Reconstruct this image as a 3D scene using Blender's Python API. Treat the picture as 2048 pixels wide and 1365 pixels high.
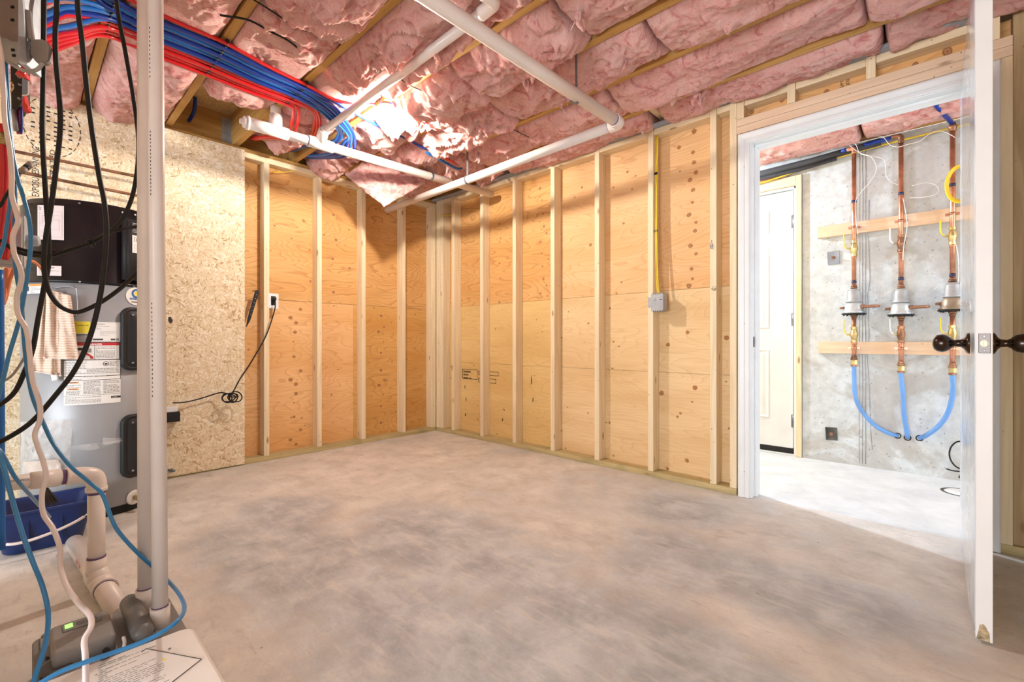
import bpy, math, random
from mathutils import Vector, Matrix, noise
random.seed(7)
for o in list(bpy.data.objects): bpy.data.objects.remove(o)
C = bpy.context.scene
COL = C.collection
V = Vector
# ------------------------------------------------------------------ camera
F = 910.0; CAM = V((3.673, -2.833, 0.90)); FX, FY = -0.6804, 0.7328
cd = bpy.data.cameras.new('camera'); cam = bpy.data.objects.new('camera', cd); COL.objects.link(cam)
cam.location = CAM; cam.rotation_euler = (math.pi/2, 0, math.atan2(0.6804, 0.7328))
cd.sensor_width = 36; cd.lens = F/2048*36; cd.clip_start = 0.02
C.camera = cam
# ------------------------------------------------------------------ world, lights, exposure
w = bpy.data.worlds.new('world'); C.world = w; w.use_nodes = True
w.node_tree.nodes['Background'].inputs[0].default_value = (1.0, 0.97, 0.95, 1)
w.node_tree.nodes['Background'].inputs[1].default_value = 1.05
C.view_settings.view_transform = 'Standard'; C.view_settings.look = 'None'
C.view_settings.exposure = 0.08; C.view_settings.gamma = 1
BULB = V((1.264, -1.345, 2.19)); BULB_STRENGTH = 1750
HALL_BULB = V((1.45, 0.72, 2.16)); HALL_STRENGTH = 4300
def area(name, loc, target, sx, sy, e, col):
    l = bpy.data.lights.new(name, 'AREA'); l.shape = 'RECTANGLE'; l.size = sx; l.size_y = sy; l.energy = e; l.color = col
    o = bpy.data.objects.new(name, l); COL.objects.link(o); o.location = loc
    o.rotation_euler = (V(target)-V(loc)).to_track_quat('-Z', 'Y').to_euler(); return o
# daylight from the far end of the hall, plus an added fill lamp behind the camera
area('hall_daylight', (5.2, 0.68, 1.25), (3.0, 0.75, 1.0), 1.0, 1.9, 26, (0.80, 0.90, 1.0))
area('room_fill_light', (2.9, -6.4, 0.9), (2.3, -1.2, 2.1), 3.0, 1.5, 190, (0.90, 0.95, 1.0))

# ------------------------------------------------------------------ projecting photo measurements onto real planes
def ray(px, py):
    u = (px-1024)/F; v = (682.5-py)/F
    return V((u*0.7328+FX, u*0.6805+FY, v))
def at(px, py, Z): return CAM + ray(px, py)*Z
def onx(px, py, x): r = ray(px, py); return CAM + r*((x-CAM.x)/r.x)
def ony(px, py, y): r = ray(px, py); return CAM + r*((y-CAM.y)/r.y)
def onz(px, py, z): r = ray(px, py); return CAM + r*((z-CAM.z)/r.z)
# ------------------------------------------------------------------ mesh builder
class MB:
    def __init__(s): s.v = []; s.f = []; s.m = []; s.sm = []; s.uv = {}
    def add(s, vs, fs, m=0, smooth=False):
        b = len(s.v); s.v += [V(p) for p in vs]
        for f in fs: s.f.append([i+b for i in f]); s.m.append(m); s.sm.append(smooth)
        return s
    def box(s, a, b, m=0):
        x0, y0, z0 = (min(a[i], b[i]) for i in range(3)); x1, y1, z1 = (max(a[i], b[i]) for i in range(3))
        vs = [(x0,y0,z0),(x1,y0,z0),(x1,y1,z0),(x0,y1,z0),(x0,y0,z1),(x1,y0,z1),(x1,y1,z1),(x0,y1,z1)]
        return s.add(vs, [(0,3,2,1),(4,5,6,7),(0,1,5,4),(1,2,6,5),(2,3,7,6),(3,0,4,7)], m)
    def obox(s, c, ax, ay, az, hx, hy, hz, m=0):
        c, ax, ay, az = V(c), V(ax), V(ay), V(az); vs = []
        for sz in (-1, 1):
            for sx, sy in ((-1,-1),(1,-1),(1,1),(-1,1)): vs.append(c+ax*hx*sx+ay*hy*sy+az*hz*sz)
        return s.add(vs, [(0,3,2,1),(4,5,6,7),(0,1,5,4),(1,2,6,5),(2,3,7,6),(3,0,4,7)], m)
    def tube(s, pts, r, seg=10, m=0, caps=True, smooth=True, hollow=0):
        pts = [V(p) for p in pts]; n = len(pts)
        rs = r if isinstance(r, (list, tuple)) else [r]*n
        t0 = (pts[1]-pts[0]).normalized(); nrm = t0.orthogonal().normalized(); vs = []; T = t0
        for i in range(n):
            t = (pts[min(i+1,n-1)]-pts[max(i-1,0)])
            t = t.normalized() if t.length > 1e-9 else T
            q = T.rotation_difference(t); nrm = (q @ nrm); nrm = (nrm - t*nrm.dot(t)).normalized(); T = t
            bn = t.cross(nrm)
            for k in range(seg):
                a = 2*math.pi*k/seg; vs.append(pts[i]+(nrm*math.cos(a)+bn*math.sin(a))*rs[i])
        fs = [(i*seg+k, i*seg+(k+1)%seg, (i+1)*seg+(k+1)%seg, (i+1)*seg+k) for i in range(n-1) for k in range(seg)]
        s.add(vs, fs, m, smooth)
        if caps:
            b = len(s.v)-len(vs)
            s.f.append([b+k for k in range(seg)][::-1]); s.m.append(m); s.sm.append(False)
            s.f.append([b+(n-1)*seg+k for k in range(seg)]); s.m.append(m); s.sm.append(False)
        return s
    def cyl(s, a, b, r0, r1=None, seg=24, m=0, smooth=True):
        return s.tube([a, b], [r0, r0 if r1 is None else r1], seg, m, True, smooth)
    def lathe(s, prof, o, ax=(0,0,1), seg=32, m=0, smooth=True):
        o = V(o); ax = V(ax).normalized(); n = ax.orthogonal().normalized(); b = ax.cross(n); vs = []
        for r, h in prof:
            for k in range(seg):
                a = 2*math.pi*k/seg; vs.append(o+ax*h+(n*math.cos(a)+b*math.sin(a))*max(r, 1e-5))
        fs = [(i*seg+k, i*seg+(k+1)%seg, (i+1)*seg+(k+1)%seg, (i+1)*seg+k) for i in range(len(prof)-1) for k in range(seg)]
        return s.add(vs, fs, m, smooth)
    def grid(s, fn, nu, nv, m=0, smooth=True, closed=False):
        vs = [fn(i/nu, j/nv) for j in range(nv+1) for i in range(nu+1)]
        fs = [(j*(nu+1)+i, j*(nu+1)+i+1, (j+1)*(nu+1)+i+1, (j+1)*(nu+1)+i) for j in range(nv) for i in range(nu)]
        return s.add(vs, fs, m, smooth)
    def slab(s, fn, nu, nv, thick, m=0):      # closed sheet: fn -> front surface, thick = offset vector
        th = V(thick); nn = (nu+1)*(nv+1)
        fr = [V(fn(i/nu, j/nv)) for j in range(nv+1) for i in range(nu+1)]
        bk = [p+th for p in fr]; W = nu+1
        fs = [(j*W+i, j*W+i+1, (j+1)*W+i+1, (j+1)*W+i) for j in range(nv) for i in range(nu)]
        fs += [tuple(nn+k for k in f[::-1]) for f in list(fs)]
        for i in range(nu):
            fs.append((i+1, i, nn+i, nn+i+1)); t = nv*W; fs.append((t+i, t+i+1, nn+t+i+1, nn+t+i))
        for j in range(nv):
            fs.append((j*W, (j+1)*W, nn+(j+1)*W, nn+j*W)); e = nu; fs.append(((j+1)*W+e, j*W+e, nn+j*W+e, nn+(j+1)*W+e))
        return s.add(fr+bk, fs, m, True)
    def prism(s, poly, off, m=0):             # poly: list of 3D points, off: extrusion vector
        n = len(poly); off = V(off); vs = [V(p) for p in poly]+[V(p)+off for p in poly]
        fs = [tuple(range(n))[::-1], tuple(range(n, 2*n))]+[(i, (i+1)%n, n+(i+1)%n, n+i) for i in range(n)]
        return s.add(vs, fs, m)
    def disc(s, c, ax, ay, rx, ry, m=0, seg=14, jit=0):   # flat mark with UV radius; material reads UV
        c, ax, ay = V(c), V(ax), V(ay); vs = [c]
        for k in range(seg):
            a = 2*math.pi*k/seg; q = 1+random.uniform(-jit, jit)
            vs.append(c+ax*math.cos(a)*rx*q+ay*math.sin(a)*ry*q)
        b = len(s.f)
        s.add(vs, [(0, 1+k, 1+(k+1)%seg) for k in range(seg)], m)
        for k in range(seg):
            a, a2 = 2*math.pi*k/seg, 2*math.pi*(k+1)/seg
            s.uv[b+k] = [(0,0),(math.cos(a), math.sin(a)),(math.cos(a2), math.sin(a2))]
        return s
    def build(s, name, mats, parent=None, loc=None, bevel=0, fix=True):
        me = bpy.data.meshes.new(name)
        if loc is None:
            xs = [p.x for p in s.v]; ys = [p.y for p in s.v]; zs = [p.z for p in s.v]
            loc = V(((min(xs)+max(xs))/2, (min(ys)+max(ys))/2, min(zs)))
        loc = V(loc)
        me.from_pydata([p-loc for p in s.v], [], s.f)
        if not isinstance(mats, (list, tuple)): mats = [mats]
        for m in mats: me.materials.append(m)
        me.polygons.foreach_set('material_index', s.m); me.polygons.foreach_set('use_smooth', s.sm)
        if s.uv:
            uvl = me.uv_layers.new(name='UVMap')
            for pi, uvs in s.uv.items():
                for k, li in enumerate(me.polygons[pi].loop_indices): uvl.data[li].uv = uvs[k]
        me.update()
        o = bpy.data.objects.new(name, me); COL.objects.link(o)
        W0[o.name] = loc
        if parent: o.parent = parent; o.location = loc-W0[parent.name]
        else: o.location = loc
        if bevel:
            b = o.modifiers.new('bevel', 'BEVEL'); b.width = bevel; b.segments = 2; b.limit_method = 'ANGLE'
        return o
W0 = {}
def tag(o, label, cat, group=None):
    o['label'] = label; o['category'] = cat
    if group: o['group'] = group
    return o
def thing(name, loc, label, cat, group=None):
    o = bpy.data.objects.new(name, None); COL.objects.link(o); o.location = loc; W0[o.name] = V(loc)
    o.empty_display_size = .05
    return tag(o, label, cat, group)
def struct(o): o['kind'] = 'structure'; return o
def smooth(pts, n=8):      # Catmull-Rom
    pts = [V(p) for p in pts]
    P = [pts[0]*2-pts[1]]+pts+[pts[-1]*2-pts[-2]]; out = []
    for i in range(1, len(P)-2):
        a, b, c, d = P[i-1:i+3]
        for k in range(n):
            t = k/n
            out.append(0.5*((2*b)+(c-a)*t+(2*a-5*b+4*c-d)*t*t+(3*b-a-3*c+d)*t**3))
    out.append(pts[-1]); return out
_tc = {}
def text_geo(txt, size=1.0, bold=0.0):
    k = (txt, bold)
    if k not in _tc:
        cu = bpy.data.curves.new('t', 'FONT'); cu.body = txt; cu.size = 1; cu.resolution_u = 2; cu.offset = bold
        ob = bpy.data.objects.new('t', cu); COL.objects.link(ob)
        dg = bpy.context.evaluated_depsgraph_get(); me = bpy.data.meshes.new_from_object(ob.evaluated_get(dg))
        _tc[k] = ([tuple(v.co) for v in me.vertices], [tuple(p.vertices) for p in me.polygons])
        bpy.data.objects.remove(ob); bpy.data.meshes.remove(me)
    vs, fs = _tc[k]
    w = max((p[0] for p in vs), default=1)
    return [(p[0]*size, p[1]*size) for p in vs], fs, w*size
def put_text(mb, txt, fn, x, y, size, m, width=None, bold=0.0, flip=False):
    vs, fs, w = text_geo(txt, size, bold)
    k = width/w if width else 1
    if flip: mb.add([fn(x+w*k-p[0]*k, y-p[1]) for p in vs], fs, m)
    else: mb.add([fn(x+p[0]*k, y+p[1]) for p in vs], fs, m)
# ------------------------------------------------------------------ materials
def newmat(name):
    m = bpy.data.materials.new(name); m.use_nodes = True; nt = m.node_tree
    return m, nt, nt.nodes['Principled BSDF']
def nd(nt, t, **k):
    n = nt.nodes.new(t)
    for a, b in k.items():
        if a.startswith('i_'):
            key = a[2:]; n.inputs[int(key) if key.isdigit() else key].default_value = b
        else: setattr(n, a, b)
    return n
def lk(nt, a, b): nt.links.new(a, b)
def coords(nt, scale=(1,1,1), kind='Object', rnd=True, rot=(0,0,0)):
    tc = nd(nt, 'ShaderNodeTexCoord'); mp = nd(nt, 'ShaderNodeMapping'); mp.inputs['Scale'].default_value = scale
    mp.inputs['Rotation'].default_value = rot
    src = tc.outputs[kind]
    if rnd:
        oi = nd(nt, 'ShaderNodeObjectInfo'); ml = nd(nt, 'ShaderNodeMath', operation='MULTIPLY', i_1=37.0); lk(nt, oi.outputs['Random'], ml.inputs[0])
        va = nd(nt, 'ShaderNodeVectorMath', operation='ADD'); lk(nt, src, va.inputs[0]); lk(nt, ml.outputs[0], va.inputs[1]); src = va.outputs[0]
    lk(nt, src, mp.inputs[0]); return mp.outputs[0]
def noi(nt, vec, s, det=4, rough=.5, dist=0.0):
    n = nd(nt, 'ShaderNodeTexNoise'); n.inputs['Scale'].default_value = s; n.inputs['Detail'].default_value = det
    n.inputs['Roughness'].default_value = rough; n.inputs['Distortion'].default_value = dist
    if vec is not None: lk(nt, vec, n.inputs['Vector'])
    return n.outputs[0]
def ramp(nt, fac, stops, interp='LINEAR'):
    r = nd(nt, 'ShaderNodeValToRGB'); r.color_ramp.interpolation = interp; e = r.color_ramp.elements
    while len(e) < len(stops): e.new(0.5)
    for el, (p, c) in zip(e, stops):
        el.position = p; el.color = (c[0], c[1], c[2], 1) if isinstance(c, (tuple, list)) else (c, c, c, 1)
    lk(nt, fac, r.inputs[0]); return r.outputs[0]
def mix(nt, fac, a, b, mode='MIX'):
    n = nd(nt, 'ShaderNodeMix', data_type='RGBA', blend_type=mode)
    for s, i in ((fac, 0), (a, 6), (b, 7)):
        if isinstance(s, (int, float)): n.inputs[i].default_value = s if i == 0 else (s, s, s, 1)
        elif isinstance(s, tuple): n.inputs[i].default_value = (s[0], s[1], s[2], 1)
        else: lk(nt, s, n.inputs[i])
    return n.outputs[2]
def mth(nt, op, a, b=None, clamp=False):
    n = nd(nt, 'ShaderNodeMath', operation=op); n.use_clamp = clamp
    for i, s in enumerate((a, b)):
        if s is None: continue
        if isinstance(s, (int, float)): n.inputs[i].default_value = s
        else: lk(nt, s, n.inputs[i])
    return n.outputs[0]
def bump(nt, h, strength, dist, bs):
    b = nd(nt, 'ShaderNodeBump'); b.inputs['Strength'].default_value = strength; b.inputs['Distance'].default_value = dist
    lk(nt, h, b.inputs['Height']); lk(nt, b.outputs[0], bs.inputs['Normal'])
def plain(name, col, rough=.5, metal=0.0, var=.08, vs=9.0, bmp=0.0, coat=0.0, trans=0.0, alpha=1.0, emit=0.0, spec=.5, bs_=30):
    m, nt, b = newmat(name); c = coords(nt)
    n = noi(nt, c, vs, 5)
    d = tuple(x*(1-var*2.2) for x in col); l = tuple(min(1, x*(1+var)) for x in col)
    lk(nt, ramp(nt, n, [(.3, d), (.7, l)]), b.inputs['Base Color'])
    b.inputs['Roughness'].default_value = rough; b.inputs['Metallic'].default_value = metal
    b.inputs['Coat Weight'].default_value = coat; b.inputs['Specular IOR Level'].default_value = spec
    if trans: b.inputs['Transmission Weight'].default_value = trans
    if alpha < 1: b.inputs['Alpha'].default_value = alpha
    if emit: b.inputs['Emission Color'].default_value = (*col, 1); b.inputs['Emission Strength'].default_value = emit
    if bmp: bump(nt, noi(nt, c, bs_, 6), bmp, .01, b)
    return m
def lumber(name, axis, light, dark, knot=(.22,.10,.04), kn=.10, blot=None):
    m, nt, b = newmat(name)
    sc = [16, 16, 16]; sc[axis] = .9; c = coords(nt, tuple(sc))
    n = noi(nt, c, 1.6, 6, .6, .8)
    g = mth(nt, 'SINE', mth(nt, 'MULTIPLY', noi(nt, c, .8, 2, .5, .4), 38.0))
    g = mth(nt, 'MULTIPLY', mth(nt, 'ADD', g, 1.0), .5)
    col = ramp(nt, n, [(.28, dark), (.62, light)])
    col = mix(nt, mth(nt, 'MULTIPLY', g, .28), col, tuple(x*.78 for x in dark))
    s2 = [11, 11, 11]; s2[axis] = 3.4; c2 = coords(nt, tuple(s2))
    vo = nd(nt, 'ShaderNodeTexVoronoi'); vo.inputs['Scale'].default_value = 1.0; lk(nt, c2, vo.inputs['Vector'])
    dd = mth(nt, 'ADD', vo.outputs['Distance'], mth(nt, 'MULTIPLY', noi(nt, c2, 2.0, 2), .1))
    k = ramp(nt, dd, [(kn, 1.0), (kn+.07, 0.0)])
    col = mix(nt, mth(nt, 'MULTIPLY', k, .75), col, knot)
    # small nail and dirt specks
    v3 = nd(nt, 'ShaderNodeTexVoronoi'); v3.inputs['Scale'].default_value = 17; c3 = coords(nt); lk(nt, c3, v3.inputs['Vector'])
    col = mix(nt, mth(nt, 'MULTIPLY', ramp(nt, v3.outputs['Distance'], [(.05, 1.0), (.08, 0.0)]), .6), col, (.12,.07,.04))
    if blot: col = mix(nt, ramp(nt, noi(nt, c3, 6, 3), [(.52, 0.0), (.7, .8)]), col, blot)
    lk(nt, col, b.inputs['Base Color']); b.inputs['Roughness'].default_value = .62; b.inputs['Specular IOR Level'].default_value = .3
    bump(nt, n, .12, .004, b); return m
STUDC = ((.87,.73,.50), (.77,.60,.38))
STUDX, STUDY, STUDZ = (lumber('stud_lumber_'+n, i, *STUDC) for i, n in enumerate('xyz'))
PLATEX, PLATEY = (lumber('treated_lumber_'+n, i, (.60,.48,.25), (.42,.32,.14), blot=(.34,.30,.14)) for i, n in enumerate('xy'))
JOISTX, JOISTY, JOISTZ = (lumber('joist_lumber_'+n, i, (.62,.37,.12), (.44,.23,.06)) for i, n in enumerate('xyz'))
BOARDX = lumber('pink_board_lumber', 0, (.82,.63,.46), (.74,.52,.35))
SHADEZ = lumber('shaded_stud_lumber', 2, (.55,.40,.22), (.36,.23,.11))  # stud lumber darkened to paint in the open door's shadow
def plywood(name, hax, light, mid, line, seed, contrast=.55):
    m, nt, b = newmat(name)
    tc = nd(nt, 'ShaderNodeTexCoord'); mp = nd(nt, 'ShaderNodeMapping'); lk(nt, tc.outputs['Object'], mp.inputs[0])
    mp.inputs['Scale'].default_value = (.75, .75, 3.6); mp.inputs['Location'].default_value = (seed, seed*1.7, seed*.3)
    v = mp.outputs[0]
    h = noi(nt, v, 1.15, 2.5, .45, .35)
    g = mth(nt, 'FRACT', mth(nt, 'MULTIPLY', h, 30.0))
    ln = ramp(nt, g, [(0.0, .0), (.75, .25), (.93, 1.0), (1.0, .0)])
    mp2 = nd(nt, 'ShaderNodeMapping'); lk(nt, tc.outputs['Object'], mp2.inputs[0]); mp2.inputs['Scale'].default_value = (4, 4, 110)
    fine = noi(nt, mp2.outputs[0], 1.0, 4, .6, .2)
    big = noi(nt, v, 1.3, 3)
    col = ramp(nt, big, [(.35, mid), (.65, light)])
    col = mix(nt, mth(nt, 'MULTIPLY', ln, contrast), col, line)
    col = mix(nt, ramp(nt, fine, [(.45, 0.0), (.75, .35)]), col, line)
    vo = nd(nt, 'ShaderNodeTexVoronoi'); vo.inputs['Scale'].default_value = 9; mp3 = nd(nt, 'ShaderNodeMapping'); lk(nt, tc.outputs['Object'], mp3.inputs[0])
    mp3.inputs['Scale'].default_value = (.7,.7,1); mp3.inputs['Location'].default_value = (seed,)*3; lk(nt, mp3.outputs[0], vo.inputs['Vector'])
    col = mix(nt, mth(nt, 'MULTIPLY', ramp(nt, vo.outputs['Distance'], [(.035, 1.0), (.07, 0.0)]), .8), col, (.16,.07,.03))
    lk(nt, col, b.inputs['Base Color']); b.inputs['Roughness'].default_value = .6; b.inputs['Specular IOR Level'].default_value = .3
    bump(nt, fine, .06, .003, b); return m
PLY_UP = plywood('orange_plywood', 0, (.76,.45,.18), (.68,.36,.12), (.42,.18,.05), 1.3, .62)
PLY_UPR = plywood('pinkish_plywood', 0, (.84,.55,.29), (.76,.45,.20), (.58,.27,.10), 9.3)
PLY_LOW = plywood('pale_plywood', 0, (.80,.56,.25), (.70,.46,.18), (.50,.31,.10), 4.1, .35)
PLY_LOWR = plywood('pale_knotty_plywood', 0, (.84,.62,.35), (.74,.50,.25), (.55,.33,.14), 7.7, .35)
PLY_A = plywood('reddish_plywood', 0, (.84,.52,.25), (.76,.42,.16), (.55,.26,.09), 2.9)
PLY_A2 = plywood('amber_plywood', 0, (.74,.43,.15), (.64,.33,.09), (.44,.20,.05), 5.9)
def knotmat():
    m, nt, b = newmat('wood_knot'); tc = nd(nt, 'ShaderNodeTexCoord')
    g = nd(nt, 'ShaderNodeTexGradient', gradient_type='SPHERICAL'); lk(nt, tc.outputs['UV'], g.inputs[0])
    n = mth(nt, 'ADD', g.outputs[1], mth(nt, 'MULTIPLY', mth(nt, 'SUBTRACT', noi(nt, coords(nt), 60, 3), .5), .35))
    lk(nt, ramp(nt, n, [(0.05, (.74,.42,.16)), (.22, (.56,.27,.09)), (.40, (.22,.08,.03)), (.62, (.50,.24,.09)), (.85, (.30,.12,.05))]), b.inputs['Base Color'])
    b.inputs['Roughness'].default_value = .6; return m
KNOT = knotmat()
def osbmat(name, tint=(1,1,1), rnd=False):
    m, nt, b = newmat(name); best = None
    tc = nd(nt, 'ShaderNodeTexCoord'); warp = noi(nt, tc.outputs['Object'], 14, 2)
    for k, (ang, s) in enumerate(((.3, 1), (1.15, 1.2), (2.2, .9), (2.9, 1.1), (1.7, .8))):
        mp = nd(nt, 'ShaderNodeMapping'); lk(nt, tc.outputs['Object'], mp.inputs[0])
        # rotate the strand direction in all planes so that it reads on walls and on ceilings
        mp.inputs['Rotation'].default_value = (ang, ang*.0, ang); mp.inputs['Location'].default_value = (k*3.1, k*1.7, k*2.3)
        va = nd(nt, 'ShaderNodeVectorMath', operation='MULTIPLY'); lk(nt, mp.outputs[0], va.inputs[0]); va.inputs[1].default_value = (85*s, 150*s, 30*s)
        vb = nd(nt, 'ShaderNodeVectorMath', operation='ADD'); lk(nt, va.outputs[0], vb.inputs[0]); lk(nt, mth(nt, 'MULTIPLY', warp, 1.6), vb.inputs[1])
        vo = nd(nt, 'ShaderNodeTexVoronoi'); vo.inputs['Scale'].default_value = 1; lk(nt, vb.outputs[0], vo.inputs['Vector'])
        sp = nd(nt, 'ShaderNodeSeparateColor'); lk(nt, vo.outputs['Color'], sp.inputs[0])
        # overlapping strands: the strand with the highest rank shows, carrying its own tone
        if best is None: best, tone = sp.outputs[0], sp.outputs[1]
        else:
            g = mth(nt, 'GREATER_THAN', sp.outputs[0], best)
            tn = mth(nt, 'ADD', mth(nt, 'MULTIPLY', g, sp.outputs[1]), mth(nt, 'MULTIPLY', mth(nt, 'SUBTRACT', 1.0, g), tone))
            best = mth(nt, 'MAXIMUM', best, sp.outputs[0]); tone = tn
    t = lambda c: tuple(a*b_ for a, b_ in zip(c, tint))
    fb = noi(nt, tc.outputs['Object'], 90, 4)
    tt = mth(nt, 'ADD', tone, mth(nt, 'MULTIPLY', mth(nt, 'SUBTRACT', fb, .5), .7))
    big = noi(nt, tc.outputs['Object'], 3, 2); tt = mth(nt, 'ADD', tt, mth(nt, 'MULTIPLY', mth(nt, 'SUBTRACT', big, .5), .4))
    lk(nt, ramp(nt, tt, [(.0, t((.48,.33,.18))), (.04, t((.66,.49,.29))), (.25, t((.76,.61,.40))), (.5, t((.86,.74,.54))), (.68, t((.70,.54,.34))), (.80, t((.87,.77,.59))), (1.0, t((.93,.85,.71)))]), b.inputs['Base Color'])
    b.inputs['Roughness'].default_value = .65; b.inputs['Specular IOR Level'].default_value = .3; bump(nt, tone, .15, .004, b); return m
OSB = osbmat('osb_strands'); OSB_D = osbmat('osb_subfloor', (.85,.70,.48))
def insul():
    m, nt, b = newmat('pink_fibreglass'); tc = nd(nt, 'ShaderNodeTexCoord'); g = tc.outputs['Object']
    n1 = noi(nt, g, 5, 4, .55, 1.0); n2 = noi(nt, g, 26, 6, .65, 2.6)
    mp = nd(nt, 'ShaderNodeMapping'); lk(nt, g, mp.inputs[0]); mp.inputs['Scale'].default_value = (25, 70, 60)
    n3 = noi(nt, mp.outputs[0], 1, 6, .7, 2.4)
    col = ramp(nt, n1, [(.25, (.72,.28,.26)), (.5, (.83,.41,.37)), (.75, (.88,.53,.48))])
    col = mix(nt, ramp(nt, n2, [(.42, .0), (.68, .65)]), col, (.91,.64,.60))
    col = mix(nt, ramp(nt, n3, [(.58, .0), (.80, .45)]), col, (.92,.72,.66))
    wv = noi(nt, g, 17, 5, .6, 3.4); th1 = ramp(nt, mth(nt, 'ABSOLUTE', mth(nt, 'SUBTRACT', wv, .5)), [(.0, 1.0), (.022, 0.0)])
    wv2 = noi(nt, mp.outputs[0], .8, 5, .65, 4.0); th2 = ramp(nt, mth(nt, 'ABSOLUTE', mth(nt, 'SUBTRACT', wv2, .52)), [(.0, 1.0), (.03, 0.0)])
    th = mth(nt, 'MAXIMUM', th1, th2); col = mix(nt, mth(nt, 'MULTIPLY', th, .40), col, (.97,.82,.78))
    dk = ramp(nt, noi(nt, g, 11, 5, .6, 2.2), [(.34, .75), (.48, 0.0)]); col = mix(nt, dk, col, (.58,.17,.16))
    lk(nt, col, b.inputs['Base Color']); b.inputs['Roughness'].default_value = .9; b.inputs['Specular IOR Level'].default_value = .0
    b.inputs['Subsurface Weight'].default_value = .35; b.inputs['Subsurface Radius'].default_value = (.03, .015, .012); b.inputs['Subsurface Scale'].default_value = 1.0
    n4 = noi(nt, g, 75, 7, .75, 3.2); h = mth(nt, 'ADD', mth(nt, 'MULTIPLY', n2, .9), mth(nt, 'MULTIPLY', n3, .6)); h = mth(nt, 'ADD', h, mth(nt, 'MULTIPLY', n4, .35)); h = mth(nt, 'ADD', h, mth(nt, 'MULTIPLY', th, .25)); bump(nt, h, .6, .022, b)
    return m
PINK = insul()
def floormat():
    m, nt, b = newmat('concrete_slab'); tc = nd(nt, 'ShaderNodeTexCoord'); g = tc.outputs['Object']
    n1 = noi(nt, g, 1.3, 7, .62, .6); n2 = noi(nt, g, 6, 8, .65, .3); n3 = noi(nt, g, 70, 7, .78)
    mp = nd(nt, 'ShaderNodeMapping'); lk(nt, g, mp.inputs[0]); mp.inputs['Rotation'].default_value = (0, 0, .75); mp.inputs['Scale'].default_value = (6, 26, 1)
    n4 = noi(nt, mp.outputs[0], 1.2, 6, .65, .5)      # trowel streaks
    tan = ramp(nt, n2, [(.36, (.56,.525,.49)), (.64, (.78,.74,.69))])
    gry = ramp(nt, n2, [(.36, (.36,.375,.395)), (.64, (.60,.615,.63))])
    # damp, greyer areas of the slab: blobs with their own outline
    tot = None
    for x, y, rx, ry in ((2.72,-.45,.34,.36),(2.85,-.95,.38,.4),(3.0,-1.6,.75,.32),(2.1,-1.55,.85,.42),(1.65,-2.1,.8,.42),(2.7,-2.0,1.0,.5),(1.2,-1.9,.4,.3),(3.35,-.95,.5,.3)):
        mq = nd(nt, 'ShaderNodeMapping', vector_type='POINT'); lk(nt, g, mq.inputs[0])
        mq.inputs['Location'].default_value = (-x/rx, -y/ry, 0); mq.inputs['Scale'].default_value = (1/rx, 1/ry, 0)
        gr = nd(nt, 'ShaderNodeTexGradient', gradient_type='SPHERICAL'); lk(nt, mq.outputs[0], gr.inputs[0])
        tot = gr.outputs[1] if tot is None else mth(nt, 'MAXIMUM', tot, gr.outputs[1])
    mask = mth(nt, 'ADD', tot, mth(nt, 'MULTIPLY', mth(nt, 'SUBTRACT', n1, .5), 1.9))
    mask = mth(nt, 'ADD', mask, mth(nt, 'MULTIPLY', mth(nt, 'SUBTRACT', n4, .5), 1.1)); mask = mth(nt, 'ADD', mask, mth(nt, 'MULTIPLY', mth(nt, 'SUBTRACT', n2, .5), 1.1))
    col = mix(nt, ramp(nt, mask, [(.05, 0.0), (.42, 1.0)]), tan, gry)
    col = mix(nt, ramp(nt, n4, [(.5, 0.0), (.68, .4)]), col, (.78,.71,.62))
    col = mix(nt, ramp(nt, n4, [(.30, .45), (.42, 0.0)]), col, (.36,.35,.345))
    col = mix(nt, ramp(nt, n3, [(.54, 0.0), (.72, .38)]), col, (.27,.25,.23)); col = mix(nt, ramp(nt, n3, [(.28, .35), (.42, 0.0)]), col, (.76,.70,.62))
    mr = nd(nt, 'ShaderNodeMapping'); lk(nt, g, mr.inputs[0]); mr.inputs['Rotation'].default_value = (0, 0, .78); mr.inputs['Scale'].default_value = (22, 150, 1); sc_ = noi(nt, mr.outputs[0], 1, 5, .7, .6)
    col = mix(nt, mth(nt, 'MULTIPLY', ramp(nt, sc_, [(.60, 0.0), (.72, .5)]), ramp(nt, n1, [(.45, 0.0), (.6, 1.0)])), col, (.24,.22,.21))
    vo = nd(nt, 'ShaderNodeTexVoronoi'); vo.inputs['Scale'].default_value = 5.5; lk(nt, g, vo.inputs['Vector'])
    col = mix(nt, mth(nt, 'MULTIPLY', ramp(nt, vo.outputs['Distance'], [(.02, 1.0), (.035, 0.0)]), .7), col, (.2,.14,.09))
    # the hall's cool daylight, painted into the slab beyond the door as paler blue
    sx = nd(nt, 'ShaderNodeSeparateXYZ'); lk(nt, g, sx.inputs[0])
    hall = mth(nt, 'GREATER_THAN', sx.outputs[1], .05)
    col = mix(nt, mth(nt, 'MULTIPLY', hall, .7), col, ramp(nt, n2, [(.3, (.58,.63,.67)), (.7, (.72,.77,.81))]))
    lk(nt, col, b.inputs['Base Color']); b.inputs['Roughness'].default_value = .55
    bump(nt, mth(nt, 'ADD', n3, n4), .2, .004, b); return m
FLOOR = floormat()
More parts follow.
